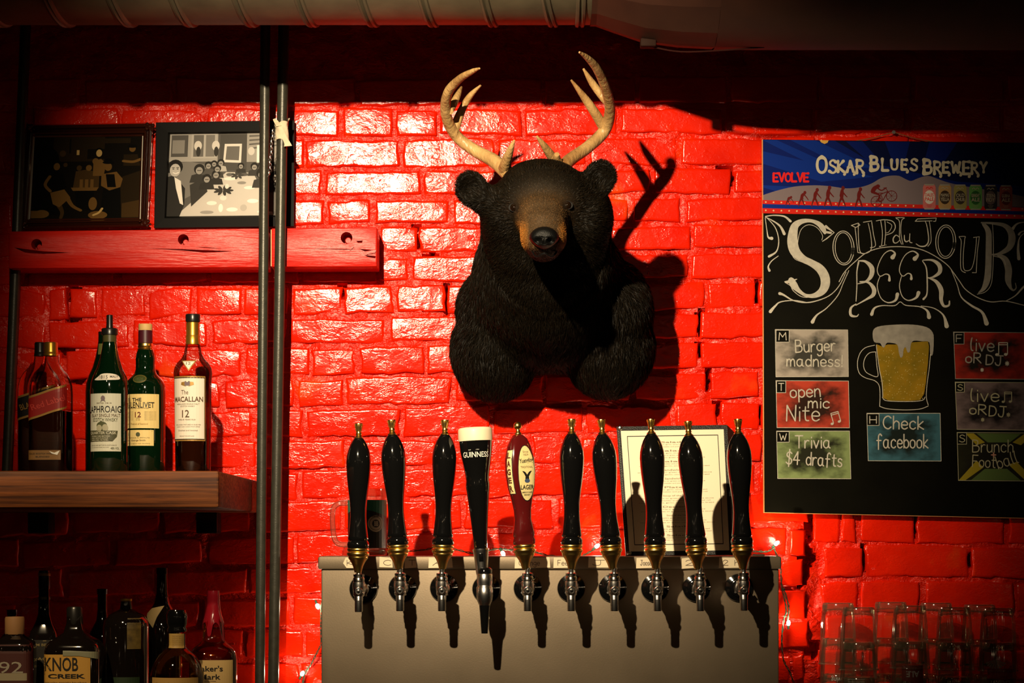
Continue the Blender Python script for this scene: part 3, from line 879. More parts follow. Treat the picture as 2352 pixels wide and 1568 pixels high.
# table
R([(.52, .47), (.76, .48), (.95, 1), (.08, 1)], .62, .0008)
for x, y, rx, ry, c_ in ((.56, .55, .06, .02, .85), (.66, .6, .04, .018, .3), (.73, .66, .05, .02, .9), (.76, .82, .05, .025, .95), (.4, .84, .045, .025, .9), (.5, .78, .03, .03, .8),
                         (.58, .92, .05, .025, .92), (.68, .9, .03, .04, .5), (.48, .9, .02, .05, .95), (.36, .95, .06, .02, .35), (.86, .95, .06, .018, .9), (.55, .5, .03, .02, .15), (.68, .5, .04, .02, .12)):
    E(x, y, rx, ry, c_, .0010)
for k in range(9):
    t = k * .7; E(.5 + .055*math.cos(t), .69 + .03*math.sin(t), .035, .014, .05, .0011 + k*1e-5, t)
for k in range(7):
    t = k * .9; E(.62 + .035*math.cos(t), .51 + .025*math.sin(t), .025, .012, .07, .0011 + k*1e-5, t)
E(.53, .64, .018, .03, .8, .0013)
# young man at the near left corner, suit and white shirt
R([(0, .52), (.06, .5), (.16, .66), (.16, .85), (.12, 1), (0, 1)], .03, .0012); R([(.06, .52), (.12, .57), (.15, .86), (.12, .84), (.08, .66)], .85, .0013)
E(.065, .40, .068, .088, .02, .00135); E(.065, .44, .048, .078, .55, .0014); R(rect(.0, .38, .018, .47), .02, .0016)
for x in (.048, .086): E(x, .425, .009, .006, .08, .0016); E(x, .408, .014, .004, .04, .0016)
ribbon(m, [(.05, .47), (.07, .48), (.095, .468)], .012, pm, gy(.9), .0016)
# guests
for x, y, r_, dk in ((.28, .44, .042, .05), (.36, .39, .03, .1), (.41, .37, .025, .06), (.35, .55, .035, .03), (.43, .5, .033, .04), (.47, .36, .028, .5), (.44, .43, .03, .07),
                     (.65, .4, .025, .05), (.77, .41, .03, .06), (.83, .4, .025, .06), (.88, .41, .03, .05), (.84, .5, .045, .06), (.93, .42, .03, .4), (.97, .54, .05, .05)):
    R([(x - r_*2, y + r_*3.6), (x - r_*1.6, y + r_*1.5), (x, y + r_*.9), (x + r_*1.6, y + r_*1.5), (x + r_*2, y + r_*3.6)], max(.04, dk), .0010)
    E(x, y - r_*.25, r_*1.15, r_*1.5, .03, .0011); E(x, y + r_*.2, r_*.75, r_*1.05, .36, .0012)
    R([(x - r_*.5, y), (x + r_*.5, y), (x + r_*.4, y + .012), (x - r_*.4, y + .012)], .14, .0013)
R([(.2, .62), (.32, .54), (.36, .7), (.22, .88)], .05, .0009); R([(.86, .62), (1, .6), (1, .95), (.9, .95)], .16, .0010)
m.build('photograph', f2, 0)
m = MB(); q = [pm(u, v, .0026) for u, v in ((0, 0), (1, 0), (1, 1), (0, 1))]; m.add(q, [(0, 3, 2, 1)], PANE); m.build('glass_pane', f2, 0)

for o_ in (f1, f2):
    for q_ in o_.children:
        if q_.name.startswith('photograph'):
            for m_ in q_.data.materials: m_.node_tree.nodes['Principled BSDF'].inputs['Specular IOR Level'].default_value = .03
# --- pale rag knotted round the right pipe and the chain beside it
RAG = mat('pale_rag', (0.72, 0.62, 0.44), .9, bump=.5, bscale=120)
oo, oe, rr, xat = pB[1], pB[0], pB[2], pB[3]
zc = P(0, 305, .152).z; xc = xat(zc)
rag = empty('knotted_rag', (xc, -.152, zc), 'pale cloth rag knotted round the right hand steel pipe', 'rag')
m = MB(); n = 28; vs = []; fs = []
rnd = random.Random(5)
for j in range(9):
    for k in range(n):
        t = 2*math.pi*k/n; z = (-.024 + .048*j/8) * (1 + .35*math.sin(t*1 + 1.2)) + .004*math.sin(3*t)
        r_ = rr + .0022 + .0015*math.sin(5*t + j*.8) + (.0025 if j in (0, 8) else 0)
        vs.append((r_*math.cos(t), r_*math.sin(t), z))
for j in range(8):
    for k in range(n): fs.append((j*n+k, j*n+(k+1) % n, (j+1)*n+(k+1) % n, (j+1)*n+k))
m.add(vs, fs, RAG); m.build('wrap', rag, 80)
def tail(pts, wd):
    m = MB(); vs = []; q = catmull([(x, y, z, w_) for (x, y, z), w_ in zip(pts, wd)], 4); 
    for s_ in (0, .0022):
        for i, (x, y, z, w_) in enumerate(q): vs += [(x - w_, y - s_ + .003*math.sin(i*.9), z), (x + w_, y - s_ - .002*math.sin(i*.7), z + .002)]
    L_ = len(q); fs = []
    for b_ in (0, 2*L_):
        for i in range(L_ - 1): fs.append((b_+2*i, b_+2*i+1, b_+2*i+3, b_+2*i+2))
    for i in range(L_-1):
        fs.append((2*i, 2*i+2, 2*L_+2*i+2, 2*L_+2*i)); fs.append((2*i+1, 2*L_+2*i+1, 2*L_+2*i+3, 2*i+3))
    fs.append((0, 2*L_, 2*L_+1, 1)); fs.append((2*L_-2, 2*L_-1, 4*L_-1, 4*L_-2))
    m.add(vs, fs, RAG); m.build('tail', rag, 60)
s_ = S(.17)
tail([(0, -rr - .004, .004), (.006, -rr - .007, -.012), (.014, -rr - .008, -.028), (.016, -rr - .006, -.036)], [.005, .0055, .007, .0095])
tail([(-.006, -rr - .003, .012), (-.012, -rr - .005, .022), (-.017, -rr - .004, .029)], [.006, .005, .003])
ch = empty('short_chain', (xat(zc) - .021, -.158, zc), 'short thin chain hanging beside the knotted rag between the pipes', 'chain')
m = MB()
for k in range(17):
    z = .004 - k*.0062; x = -.0005*k + .0012*math.sin(k)
    pts = [(x + (.0028*math.cos(t) if k % 2 else .0008*math.cos(t)), (.0008*math.cos(t) if k % 2 else .0028*math.cos(t)), z + .0045*math.sin(t)) for t in [2*math.pi*i/8 for i in range(9)]]
    tube(m, pts, .0008, CHROME, 5, cap=False)
m.build('chain_links', ch)
m = MB(); tube(m, catmull([(-.01, 0, -.101), (-.014, -.002, -.106), (-.018, -.002, -.104), (-.02, -.002, -.101)], 4), .0012, CHROME, 6)
setp(m.build('end_hook', ch), kind=None)

# ------------------------------------------------------------------ menu chalkboard with the printed banner
BD = 0.03
bo = P(1760, 1178, 0)
bo = Vector((bo.x, -BD, P(1760, 1178, BD).z))
BOARD = mat('blackboard', (0.0022, 0.002, 0.0012), 0.45, color2=(0.006, 0.0055, 0.003), noise_scale=7, spec=.25)
board = empty('menu_board', bo, 'black menu chalkboard with a blue printed banner across its top', 'chalkboard')
def bm_(x, y, e): return P(x, y, BD + e) - bo
RX = 2444
TL, TR, BR, BL = (1752, 320), (RX, 329), (RX, 1191), (1755.5, 1176)
m = MB()
fr = [bm_(*p, 0) for p in (TL, TR, BR, BL)]; bk = [Vector((p.x, p.y + .012, p.z)) for p in fr]
m.add(fr + bk, [(0, 3, 2, 1), (4, 5, 6, 7), (0, 1, 5, 4), (1, 2, 6, 5), (2, 3, 7, 6)], BOARD)
m.build('panel', board, 0)
EDGE = mat('bare_board_edge', (.75, .33, .12), .6)
m = MB(); m.box((fr[3].x - .0018, -.0008, fr[3].z), (fr[3].x + .0002, .012, fr[0].z + .0), EDGE); m.box((fr[3].x - .0018, -.0006, fr[3].z - .0014), (fr[2].x, .012, fr[3].z - .0002), EDGE)
m.v = [(x + (fr[0].x - fr[3].x) * (z - fr[3].z) / (fr[0].z - fr[3].z), y, z) if i < 8 else (x, y, z + (fr[2].z - fr[3].z) * (x - fr[3].x) / (fr[2].x - fr[3].x)) for i, (x, y, z) in enumerate(m.v)]
setp(m.build('board_edge', board, 0), 'thin bare wood edge of the board')
m = MB(); ax = bm_(1968, 322, 0); bx = bm_(2150, 325, 0); tp = bm_(2054, 302, 0)
tube(m, [ax + Vector((0, .01, 0)), (ax + tp) / 2 + Vector((0, .012, -.002)), tp + Vector((0, .01, 0)), (tp + bx) / 2 + Vector((0, .012, -.002)), bx + Vector((0, .01, 0))], .0012, mat('string', (.3, .12, .05), .8), 6)
lathe(m, [(.002, -.015), (.002, .002), (.0045, .003), (.0045, .004)], CHROME, 10, c=tp + Vector((0, .012, 0)), axis='y')
m.build('hanging_string', board)

# banner
BLU = mat('banner_blue', (.004, .013, .135), .45); BLU2 = mat('banner_blue_ray', (.005, .028, .24), .45); BLU3 = mat('banner_night', (.003, .006, .04), .45)
GRY = mat('banner_mountain', (.20, .155, .17), .5); RED = mat('banner_red', (.62, .02, .012), .45); BUF = mat('banner_lettering', (.62, .56, .42), .5)
STAR = mat('banner_star', (.75, .66, .38), .5); DKR = mat('banner_figures', (.13, .012, .012), .5); SUN = mat('banner_sun', (.72, .40, .08), .5)
def z3(pts): return [(1720 + x / 3.136, 280 + y / 3.136) for x, y in pts]
banner = MB()
poly(banner, z3([(98, 127), (2270, 160), (2270, 690), (98, 655)]), bm_, BLU, .0003)
for a in ([(98, 300), (98, 210), (900, 395), (520, 430)], [(98, 470), (98, 455), (420, 470), (200, 500)], [(300, 130), (480, 132), (900, 330), (700, 330)], [(98, 130), (200, 130), (640, 330), (420, 290)]):
    poly(banner, z3(a), bm_, BLU2, .0005)
for a in ([(620, 135), (2270, 160), (2270, 480), (1500, 430), (900, 300)], ): poly(banner, z3(a), bm_, BLU3, .00045)
for a in ([(980, 140), (1160, 142), (1120, 300), (1040, 300)], [(1300, 145), (1500, 148), (1400, 300), (1260, 300)], [(700, 140), (820, 140), (960, 300), (880, 300)]): poly(banner, z3(a), bm_, BLU, .0005)
poly(banner, z3([(508, 131), (575, 132), (566, 150), (545, 158), (522, 148)]), bm_, SUN, .0006)
mt = catmull([(98, 528), (200, 495), (330, 465), (470, 456), (580, 462), (700, 478), (800, 470), (880, 445), (950, 405), (1010, 388), (1080, 388), (1130, 412), (1170, 425), (1220, 405), (1290, 388), (1360, 410), (1450, 440), (1600, 470), (1900, 520), (2270, 600)], 3)
poly(banner, z3(mt + [(2270, 620), (98, 570)]), bm_, GRY, .0007)
poly(banner, z3([(98, 562), (2270, 625), (2270, 652), (98, 590)]), bm_, RED, .0009); poly(banner, z3([(98, 590), (2270, 652), (2270, 676), (98, 620)]), bm_, BLU2, .0009)
poly(banner, z3([(98, 620), (2270, 676), (2270, 705), (98, 657)]), bm_, RED, .0009)
ban = banner.build('banner', board, 0)
st = MB()
for row, y0, sl in ((0, 576, .0265), (1, 636, .022)):
    for k in range(38):
        x = 122 + 56 * k; y = y0 + sl * (x - 98)
        if row == 0 and 1230 < x < 1920: continue
        pts = []
        for q in range(10):
            r_ = 8 if q % 2 == 0 else 3.6; t = -math.pi/2 + q*math.pi/5
            pts.append((x + r_*math.cos(t), y + r_*math.sin(t)))
        poly(st, z3(pts), bm_, STAR, .0011)
st.build('stars', ban, 0)
# lettering of the banner: psychedelic rounded capitals
lt = MB()
def zt3(x, y): return (1720 + x/3.136, 280 + y/3.136)
def fancy(s, x, y, h1, h2, lw, total, wob):
    """big first capital, smaller rest, feet swelling; x,y in crop coords"""
    ws = [gwidth(c)*(h1 if i == 0 else h2)/10 for i, c in enumerate(s)]
    gap = (total - sum(ws)) / max(1, len(s) - 1)
    cx = x
    for i, c in enumerate(s):
        h = h1 if i == 0 else h2 * (1 + .12*math.sin(i*1.9))
        yy = y + wob*math.sin(i*1.7 + .5)
        f = lambda a, b, e: bm_(1720 + a/3.136, 280 + b/3.136, e)
        hand(lt, c, cx, yy, h, f, BUF, lw=lw*(1.15 if i == 0 else .9), blob=.55, e=.0014)
        # curled foot
        if c in 'KARWEB' and i: ribbon(lt, [(cx + ws[i]*.9, yy - 4), (cx + ws[i] + 6, yy + 10), (cx + ws[i] + 2, yy + 20)], [lw*.8, lw, lw*1.2], f, BUF, .0014)
        cx += ws[i] + gap
fancy('OSKAR', 492, 362, 112, 82, 17, 330, 6)
fancy('BLUES', 880, 345, 96, 74, 17, 325, 5)
fancy('BREWERY', 1262, 368, 98, 78, 17, 455, 7)
f3 = lambda a, b, e: bm_(1720 + a/3.136, 280 + b/3.136, e)
hand(lt, 'EVOLVE', 178, 428, 58, f3, mat('evolve_red', (.72, .02, .02), .5), lw=13, gap=1.6, fit=250, blob=.4, wave=.5, e=.0014)
hand(lt, 'Founded 1182'.replace('F', 'F'), 1388, 425, 24, f3, DKR, lw=4, fit=250, e=.0014) if False else None
lt.build('lettering', ban, 0)
# marching figures and the rider on a bicycle
fg = MB()
def figr(x, y, h, crouch):
    """walking silhouette, feet at y"""
    k = h / 150
    hx = x + crouch*26*k
    ribbon(fg, [(x - 22*k, y), (x - 14*k, y - 34*k), (x, y - 66*k)], [7*k, 11*k, 17*k], f3, DKR, .0013)
    ribbon(fg, [(x + 26*k, y - 2*k), (x + 16*k, y - 34*k), (x, y - 66*k)], [7*k, 11*k, 17*k], f3, DKR, .0013)
    ribbon(fg, [(x, y - 60*k), (x + crouch*10*k, y - 90*k), (hx, y - (118 - 18*crouch)*k)], [20*k, 26*k, 20*k], f3, DKR, .0013)
    poly(fg, ell(hx + 6*k, y - (136 - 26*crouch)*k, 12*k, 14*k, 12), f3, DKR, .0014)
    ribbon(fg, [(hx, y - (112 - 18*crouch)*k), (hx + 22*k, y - 84*k + crouch*16*k), (hx + 34*k, y - 74*k + 26*crouch*k)], [10*k, 8*k, 6*k], f3, DKR, .0014)
    ribbon(fg, [(hx - 4*k, y - (112 - 18*crouch)*k), (hx - 14*k, y - 80*k), (hx - 8*k, y - 62*k)], [9*k, 8*k, 6*k], f3, DKR, .0014)
for x, h, cr in ((280, 92, 1.3), (378, 130, .9), (474, 145, .5), (568, 158, .25), (668, 155, .15), (790, 152, .3)): figr(x, 600 + (x - 98)*.02, h, cr)
for cx, cy, r_ in ((918, 572, 38), (1028, 533, 38)):
    ring = [(cx + r_*math.cos(t), cy + r_*math.sin(t)) for t in [2*math.pi*i/20 for i in range(21)]]
    ribbon(fg, ring, 5, f3, DKR, .0013, smooth=False)
    for t in range(4): ribbon(fg, [(cx + r_*math.cos(t*.8), cy + r_*math.sin(t*.8)), (cx - r_*math.cos(t*.8), cy - r_*math.sin(t*.8))], 1.5, f3, DKR, .0013)
for a in ([(918, 572), (950, 520), (1000, 500), (1028, 533)], [(918, 572), (965, 565), (1000, 500)], [(950, 520), (965, 565)], [(985, 475), (1004, 505), (1028, 533)], [(970, 476), (992, 473)], [(935, 512), (962, 512)]):
    ribbon(fg, a, 5, f3, DKR, .0014, smooth=False)
ribbon(fg, [(892, 500), (905, 478), (930, 462)], [30, 30, 22], f3, DKR, .0013); poly(fg, ell(930, 462, 15, 13, 12), f3, DKR, .0014)
ribbon(fg, [(930, 478), (955, 492), (984, 478)], [10, 8, 6], f3, DKR, .0014); ribbon(fg, [(900, 508), (940, 528), (935, 566), (950, 575)], [18, 13, 9, 7], f3, DKR, .0014)
fg.build('figures', ban, 0)
# six cans
for i, (x, c1, c2, t1, t2) in enumerate([(1300, (.60, .16, .15), (.7, .66, .6), 'DALES', 'PALE'), (1412, (.44, .26, .10), (.05, .03, .02), 'MAMAS', 'YELLA'), (1523, (.30, .26, .08), (.05, .04, .03), 'OLD', 'CHUB'),
                                         (1633, (.12, .33, .08), (.03, .12, .03), 'GKNIGHT', 'ALE'), (1742, (.03, .025, .03), (.14, .10, .10), 'TEN', 'FIDY'), (1852, (.30, .07, .05), (.12, .02, .02), 'GUBNA', 'ALE')]):
    y0, y1 = 448 + (x - 1300)*.015, 630 + (x - 1300)*.01
    cm = mat('can_print_%s' % 'abcdef'[i], c1, .4); c2m = mat('can_panel_%s' % 'abcdef'[i], c2, .4)
    c_ = MB()
    poly(c_, [zt3(*p) for p in [(x-36, y0), (x+36, y0), (x+46, y0+22), (x+46, y1-18), (x+34, y1), (x-34, y1), (x-46, y1-18), (x-46, y0+22)]], bm_, cm, .0013)
    poly(c_, [zt3(*p) for p in ell(x, (y0+y1)/2 + 2, 38, 50, 16)], bm_, c2m, .0016)
    poly(c_, [zt3(*p) for p in rect(x-34, y0-1, x+34, y0+9)], bm_, mat('can_rim', (.33, .30, .25), .4), .0016)
    poly(c_, [zt3(*p) for p in rect(x-34, y1-9, x+34, y1)], bm_, mat('can_rim', (.33, .30, .25), .4), .0016)
    lm = mat('can_text', (.42, .36, .26), .5) if i else RED
    text(c_, t1, x, (y0+y1)/2 - 14, 60, 24, f3, lm, .02, e=.0019); text(c_, t2, x, (y0+y1)/2 + 16, 62, 26, f3, lm, .02, e=.0019)
    for q in (0, 1, 2): text(c_, 'ooo', x, y1 - 32 + 7*q, 40 - 8*q, 3, f3, lm, 0, e=.0019)
    ribbon(c_, [(x-24, y0+30), (x-12, y0+22), (x, y0+32), (x+12, y0+22), (x+24, y0+30)], 5, f3, lm, .0019)
    c_.build('printed_can', ban, 0)

# chalk lettering
CH = mat('white_chalk', (.60, .56, .47), .9, color2=(.45, .42, .36), noise_scale=120)
CH2 = mat('grey_chalk', (.36, .33, .28), .9, color2=(.24, .22, .19), noise_scale=60)
CG = mat('golden_chalk', (.36, .20, .012), .9, color2=(.16, .12, .01), noise_scale=26)
ch = MB()
def ln(pts, w_=6, m_=None, e=.0007, sm=True, f=f3): ribbon(ch, pts, w_, f, m_ or CH, e, smooth=sm)
# big S
ln([(548, 800), (535, 770), (505, 735), (450, 712), (385, 715), (335, 745), (318, 800), (315, 870), (335, 935), (390, 985), (450, 1015), (510, 1055), (545, 1110), (550, 1170), (525, 1220), (470, 1250), (410, 1248), (360, 1215), (325, 1175), (305, 1140)],
   [18, 38, 34, 24, 34, 52, 66, 76, 72, 52, 50, 62, 68, 66, 54, 34, 22, 30, 52, 44])
ln([(615, 796), (575, 768), (555, 752)], [4, 14, 20]); ln([(615, 796), (560, 840), (530, 860)], [5, 8, 5], sm=False); ln([(540, 790), (590, 798)], 16)
ln([(258, 1150), (290, 1150), (345, 1132)], [6, 22, 6]); ln([(260, 1155), (300, 1180), (320, 1215), (380, 1258), (450, 1262)], [4, 5, 5, 5, 4])
ln([(350, 900), (358, 830), (380, 770), (430, 740), (490, 760), (530, 815), (525, 850)], 4, e=.0010, m_=CH); ln([(300, 930), (330, 985), (400, 1015), (470, 1045), (520, 1110), (525, 1180)], 4, e=.0008)
def oval(cx, cy, rx, ry, rot, w_):
    p = ell(cx, cy, rx, ry, 14, rot); ln(p + [p[0], p[1]], w_)
# O U P du J O u R
oval(682, 907, 76, 122, -.05, 6); oval(682, 907, 60, 110, -.05, 5)
ln([(738, 745), (788, 728), (800, 742), (770, 760), (738, 745)], 5, sm=False); ln([(788, 735), (790, 840), (800, 930), (830, 948), (880, 920), (880, 830), (860, 730)], [5, 5, 6, 6, 6, 5, 4]); ln([(765, 760), (775, 850), (785, 940)], 5)
ln([(825, 722), (885, 712)], 5); ln([(885, 720), (898, 810), (912, 890), (875, 905)], 5); ln([(785, 940), (830, 948)], 5)
ln([(918, 712), (975, 704), (1035, 715), (1055, 755), (1035, 795), (985, 815)], [5, 6, 6, 7, 6, 5]); ln([(950, 712), (962, 800), (955, 890), (940, 895), (990, 885), (978, 880), (985, 800), (980, 712)], 5); ln([(995, 720), (1030, 745), (1010, 790), (985, 800)], 4)
ln([(1058, 690), (1120, 690), (1100, 712), (1095, 800), (1110, 880)], 5); ln([(1062, 695), (1085, 720), (1085, 830), (1100, 880)], 5)
ln([(1085, 830), (1060, 815), (1040, 840), (1045, 868), (1065, 870), (1088, 850)], [5, 7, 9, 8, 6, 5]); ln([(1120, 815), (1122, 850), (1135, 862), (1160, 850)], [5, 8, 8, 5]); ln([(1160, 805), (1158, 860), (1175, 870)], 6)
ln([(1198, 715), (1215, 698), (1350, 692), (1345, 715), (1330, 715)], 5, sm=False); ln([(1198, 715), (1320, 712)], 5); ln([(1270, 712), (1285, 760), (1295, 850), (1275, 890), (1235, 895), (1205, 878)], [5, 6, 8, 10, 8, 6]); ln([(1300, 712), (1310, 790), (1312, 860), (1290, 895)], 5)
oval(1418, 862, 72, 120, .03, 6); oval(1418, 862, 55, 106, .03, 5)
ln([(1515, 825), (1558, 825), (1555, 845), (1545, 950), (1545, 1040), (1560, 1070), (1600, 1060), (1622, 1000), (1635, 900), (1640, 830)], 5); ln([(1515, 830), (1530, 860), (1525, 960), (1528, 1060), (1560, 1085)], 5); ln([(1618, 832), (1660, 826), (1645, 940), (1638, 1085), (1610, 1085)], 5, sm=False)
ln([(1690, 735), (1725, 790), (1728, 900), (1725, 1050), (1715, 1140), (1690, 1200), (1655, 1230)], [24, 40, 44, 46, 46, 30, 8], CH2); ln([(1675, 725), (1760, 730), (1840, 745), (1885, 790), (1895, 850), (1870, 910), (1800, 950), (1745, 955)], [10, 18, 30, 46, 52, 40, 20, 8], CH2)
ln([(1790, 955), (1845, 990), (1870, 1060), (1868, 1140), (1885, 1195)], [16, 44, 50, 44, 20], CH2); ln([(1885, 1195), (1905, 1212), (1925, 1195), (1920, 1160)], [20, 12, 8, 5], CH2)
ln([(1755, 735), (1762, 900), (1755, 1100), (1740, 1180), (1700, 1225), (1645, 1240)], 4); ln([(1760, 965), (1830, 985), (1850, 1030)], 4)
# vines at left and swirls
ln([(120, 680), (180, 672), (255, 680), (300, 715)], [8, 8, 12, 18]); ln([(120, 685), (170, 710), (225, 750), (255, 805)], [5, 8, 14, 22]); ln([(118, 690), (130, 780), (140, 830), (165, 838)], [5, 6, 12, 24])
ln([(130, 690), (190, 760), (215, 850), (200, 930), (145, 968)], [5, 6, 7, 10, 18]); ln([(212, 965), (165, 1000), (140, 1040), (148, 1070)], [5, 7, 10, 18])
ln([(1900, 770), (1930, 735), (1982, 722), (2100, 722)], [22, 12, 6, 5]); ln([(1945, 985), (1940, 900), (1960, 820), (2060, 760)], [24, 16, 6, 5]); ln([(1945, 810), (1965, 790), (2030, 775)], [16, 8, 5])
# arch above BEER and its flourishes
ln([(650, 1150), (690, 1080), (760, 1010), (850, 940), (960, 905), (1100, 898), (1230, 915), (1340, 965), (1430, 1030), (1470, 1080), (1520, 1150), (1560, 1205), (1640, 1260), (1740, 1295), (1850, 1290), (1982, 1320)], 6)
ln([(700, 1080), (650, 1180), (580, 1250), (480, 1290), (400, 1300), (320, 1285), (250, 1245), (222, 1235)], [5, 6, 6, 8, 8, 8, 14, 22]); ln([(420, 1300), (330, 1285), (230, 1295), (190, 1325), (155, 1365)], [5, 6, 8, 14, 24])
ln([(720, 1070), (680, 1160), (640, 1250), (560, 1340), (490, 1390), (458, 1440)], [5, 5, 6, 7, 12, 26]); ln([(1460, 1070), (1500, 1170), (1530, 1260), (1600, 1320), (1680, 1370), (1712, 1450)], [5, 5, 8, 14, 18, 34])
ln([(885, 1385), (905, 1340), (960, 1322), (1050, 1322), (1090, 1295), (1130, 1320), (1230, 1330), (1285, 1360), (1298, 1405)], [24, 14, 7, 6, 5, 6, 7, 16, 30]); ln([(1240, 1325), (1330, 1340), (1400, 1390), (1425, 1470)], [5, 6, 12, 32])
ln([(1850, 1290), (1920, 1250), (1982, 1185), (2060, 1130)], [5, 8, 14, 5])
# B E E R
ln([(790, 1010), (778, 1080), (778, 1180), (772, 1290)], [12, 8, 7, 6]); ln([(790, 1000), (840, 1005), (885, 1050), (880, 1110), (840, 1150), (785, 1165)], [8, 18, 34, 30, 14, 5]); ln([(800, 1150), (860, 1155), (900, 1200), (895, 1245), (850, 1275), (770, 1320)], [8, 16, 30, 28, 14, 6]); ln([(772, 1310), (735, 1340), (735, 1390), (775, 1400), (790, 1385)], [6, 16, 20, 10, 6])
ln([(1035, 975), (1052, 945), (1020, 925), (975, 950), (940, 1010), (925, 1070), (945, 1110), (985, 1095), (1010, 1105), (1012, 1140)], [32, 14, 8, 6, 6, 6, 6, 7, 10, 20]); ln([(945, 1110), (925, 1180), (950, 1265), (1000, 1300), (1055, 1285), (1070, 1240)], [5, 6, 6, 8, 16, 26])
ln([(1195, 985), (1218, 955), (1180, 930), (1130, 955), (1095, 1015), (1085, 1075), (1110, 1110), (1145, 1090), (1168, 1100), (1170, 1130)], [32, 14, 8, 6, 6, 6, 6, 7, 10, 20]); ln([(1100, 1110), (1085, 1180), (1105, 1255), (1150, 1285), (1205, 1265), (1222, 1230)], [5, 6, 6, 8, 16, 28])
ln([(1250, 1000), (1278, 1050), (1285, 1150), (1282, 1240), (1258, 1275)], [6, 9, 10, 10, 16]); ln([(1255, 995), (1320, 995), (1370, 1030), (1375, 1080), (1330, 1115), (1285, 1125)], [6, 16, 30, 28, 14, 5]); ln([(1290, 1120), (1350, 1150), (1385, 1210), (1385, 1280), (1405, 1325), (1440, 1320), (1445, 1290)], [6, 24, 34, 26, 18, 14, 10])
ch.build('chalk_lettering', board, 0)

# the seven chalked day boxes
def g4(a, b): return (1720 + a/3.136, 700 + b/3.136)
f4 = lambda a, b, e: bm_(*g4(a, b), e)
def chalk_patch(name, c_, dark=(0.012, .012, .01)):
    m_ = bpy.data.materials.new(name); m_.use_nodes = True; nt = m_.node_tree; L = nt.links; b = nt.nodes['Principled BSDF']; b.inputs['Roughness'].default_value = .85
    tc = nt.nodes.new('ShaderNodeTexCoord'); sx = nt.nodes.new('ShaderNodeSeparateXYZ'); L.new(tc.outputs['Generated'], sx.inputs[0])
    def M(op, a, b_=None):
        n = nt.nodes.new('ShaderNodeMath'); n.operation = op
        for i, v in enumerate((a, b_)):
            if v is None: continue
            if isinstance(v, (int, float)): n.inputs[i].default_value = v
            else: L.new(v, n.inputs[i])
        return n.outputs[0]
    ex = M('ABSOLUTE', M('SUBTRACT', sx.outputs[0], .5)); ez = M('ABSOLUTE', M('SUBTRACT', sx.outputs[2], .5))
    mx = M('MAXIMUM', ex, ez)
    n = nt.nodes.new('ShaderNodeTexNoise'); n.inputs['Scale'].default_value = 5; n.inputs['Detail'].default_value = 5; L.new(tc.outputs['Generated'], n.inputs['Vector'])
    s_ = M('ADD', mx, M('MULTIPLY', M('SUBTRACT', n.outputs['Fac'], .5), .55))
    r = nt.nodes.new('ShaderNodeValToRGB'); r.color_ramp.elements[0].position = .22; r.color_ramp.elements[0].color = (*dark, 1)
    r.color_ramp.elements[1].position = .46; r.color_ramp.elements[1].color = (*c_, 1)
    L.new(s_, r.inputs[0]); L.new(r.outputs[0], b.inputs['Base Color'])
    return m_
def note(m_, x, y, s_, rot=0, w_=6, mm=None):
    c_, q = math.cos(rot), math.sin(rot)
    T = lambda a, b: (x + (a*c_ - b*q)*s_, y + (a*q + b*c_)*s_)
    for a in ([(0, 80), (0, 0), (60, 0), (60, 78)], [(0, 14), (60, 14)]): ribbon(m_, [T(*p) for p in a], w_, f4, mm or CH, .0009, smooth=False)
    for a in ((-12, 82), (48, 80)): poly(m_, [T(a[0] + 13*math.cos(t), a[1] + 10*math.sin(t)) for t in [i*.6 for i in range(11)]], f4, mm or CH, .0009)
def day(corners, letter, lbox, patch, words, extra=None, lw=5, cm=None):
    cm = cm or CH
    m_ = MB(); poly(m_, corners, f4, patch, .0005); e = m_.build('day_box', board, 0)
    t = MB(); ribbon(t, corners + [corners[0]], 4, f4, cm, .0008, smooth=False)
    x0, y0, x1, y1 = lbox
    poly(t, rect(x0, y0, x1, y1), f4, BOARD, .0007); ribbon(t, rect(x0, y0, x1, y1) + [(x0, y0)], 4, f4, cm, .0009, smooth=False)
    hand(t, letter, x0 + (x1-x0)*.22, y1 - (y1-y0)*.18, (y1-y0)*.62, f4, cm, lw=6, fit=(x1-x0)*.56, e=.0011)
    for s_, x, y, h, wd, rot in words: hand(t, s_, x, y, h, f4, cm, lw=9 if lw == 5 else lw, fit=wd, rot=rot, e=.0011)
    if extra: extra(t)
    t.build('chalk_writing', e, 0)
CHD = mat('dim_chalk', (.40, .37, .24), .9)
day([(190, 177), (712, 180), (717, 516), (195, 518)], 'M', (196, 182, 290, 268), chalk_patch('patch_grey', (.40, .35, .30), (.05, .048, .04)),
    [('Burger', 338, 342, 88, 285, -.04), ('madness!', 274, 440, 80, 398, .01)])
day([(195, 545), (718, 548), (725, 885), (203, 884)], 'T', (200, 548, 266, 632), chalk_patch('patch_red', (.48, .055, .03), (.03, .014, .01)),
    [('open', 300, 668, 90, 215, -.04), ('mic', 428, 740, 76, 150, .02), ('Nite', 272, 835, 112, 235, .0)], lambda t: note(t, 590, 782, .9, -.28))
day([(200, 908), (725, 908), (735, 1252), (208, 1250)], 'W', (202, 912, 290, 988), chalk_patch('patch_green', (.23, .30, .12), (.022, .024, .014)),
    [('Trivia', 335, 1030, 88, 250, .0), ('$4 drafts', 268, 1145, 92, 400, .05)])
day([(850, 780), (1378, 780), (1385, 1124), (860, 1122)], 'H', (852, 784, 938, 868), chalk_patch('patch_blue', (.045, .13, .17), (.012, .018, .016)),
    [('Check', 968, 892, 92, 290, .01), ('facebook', 922, 1030, 98, 368, .0)])
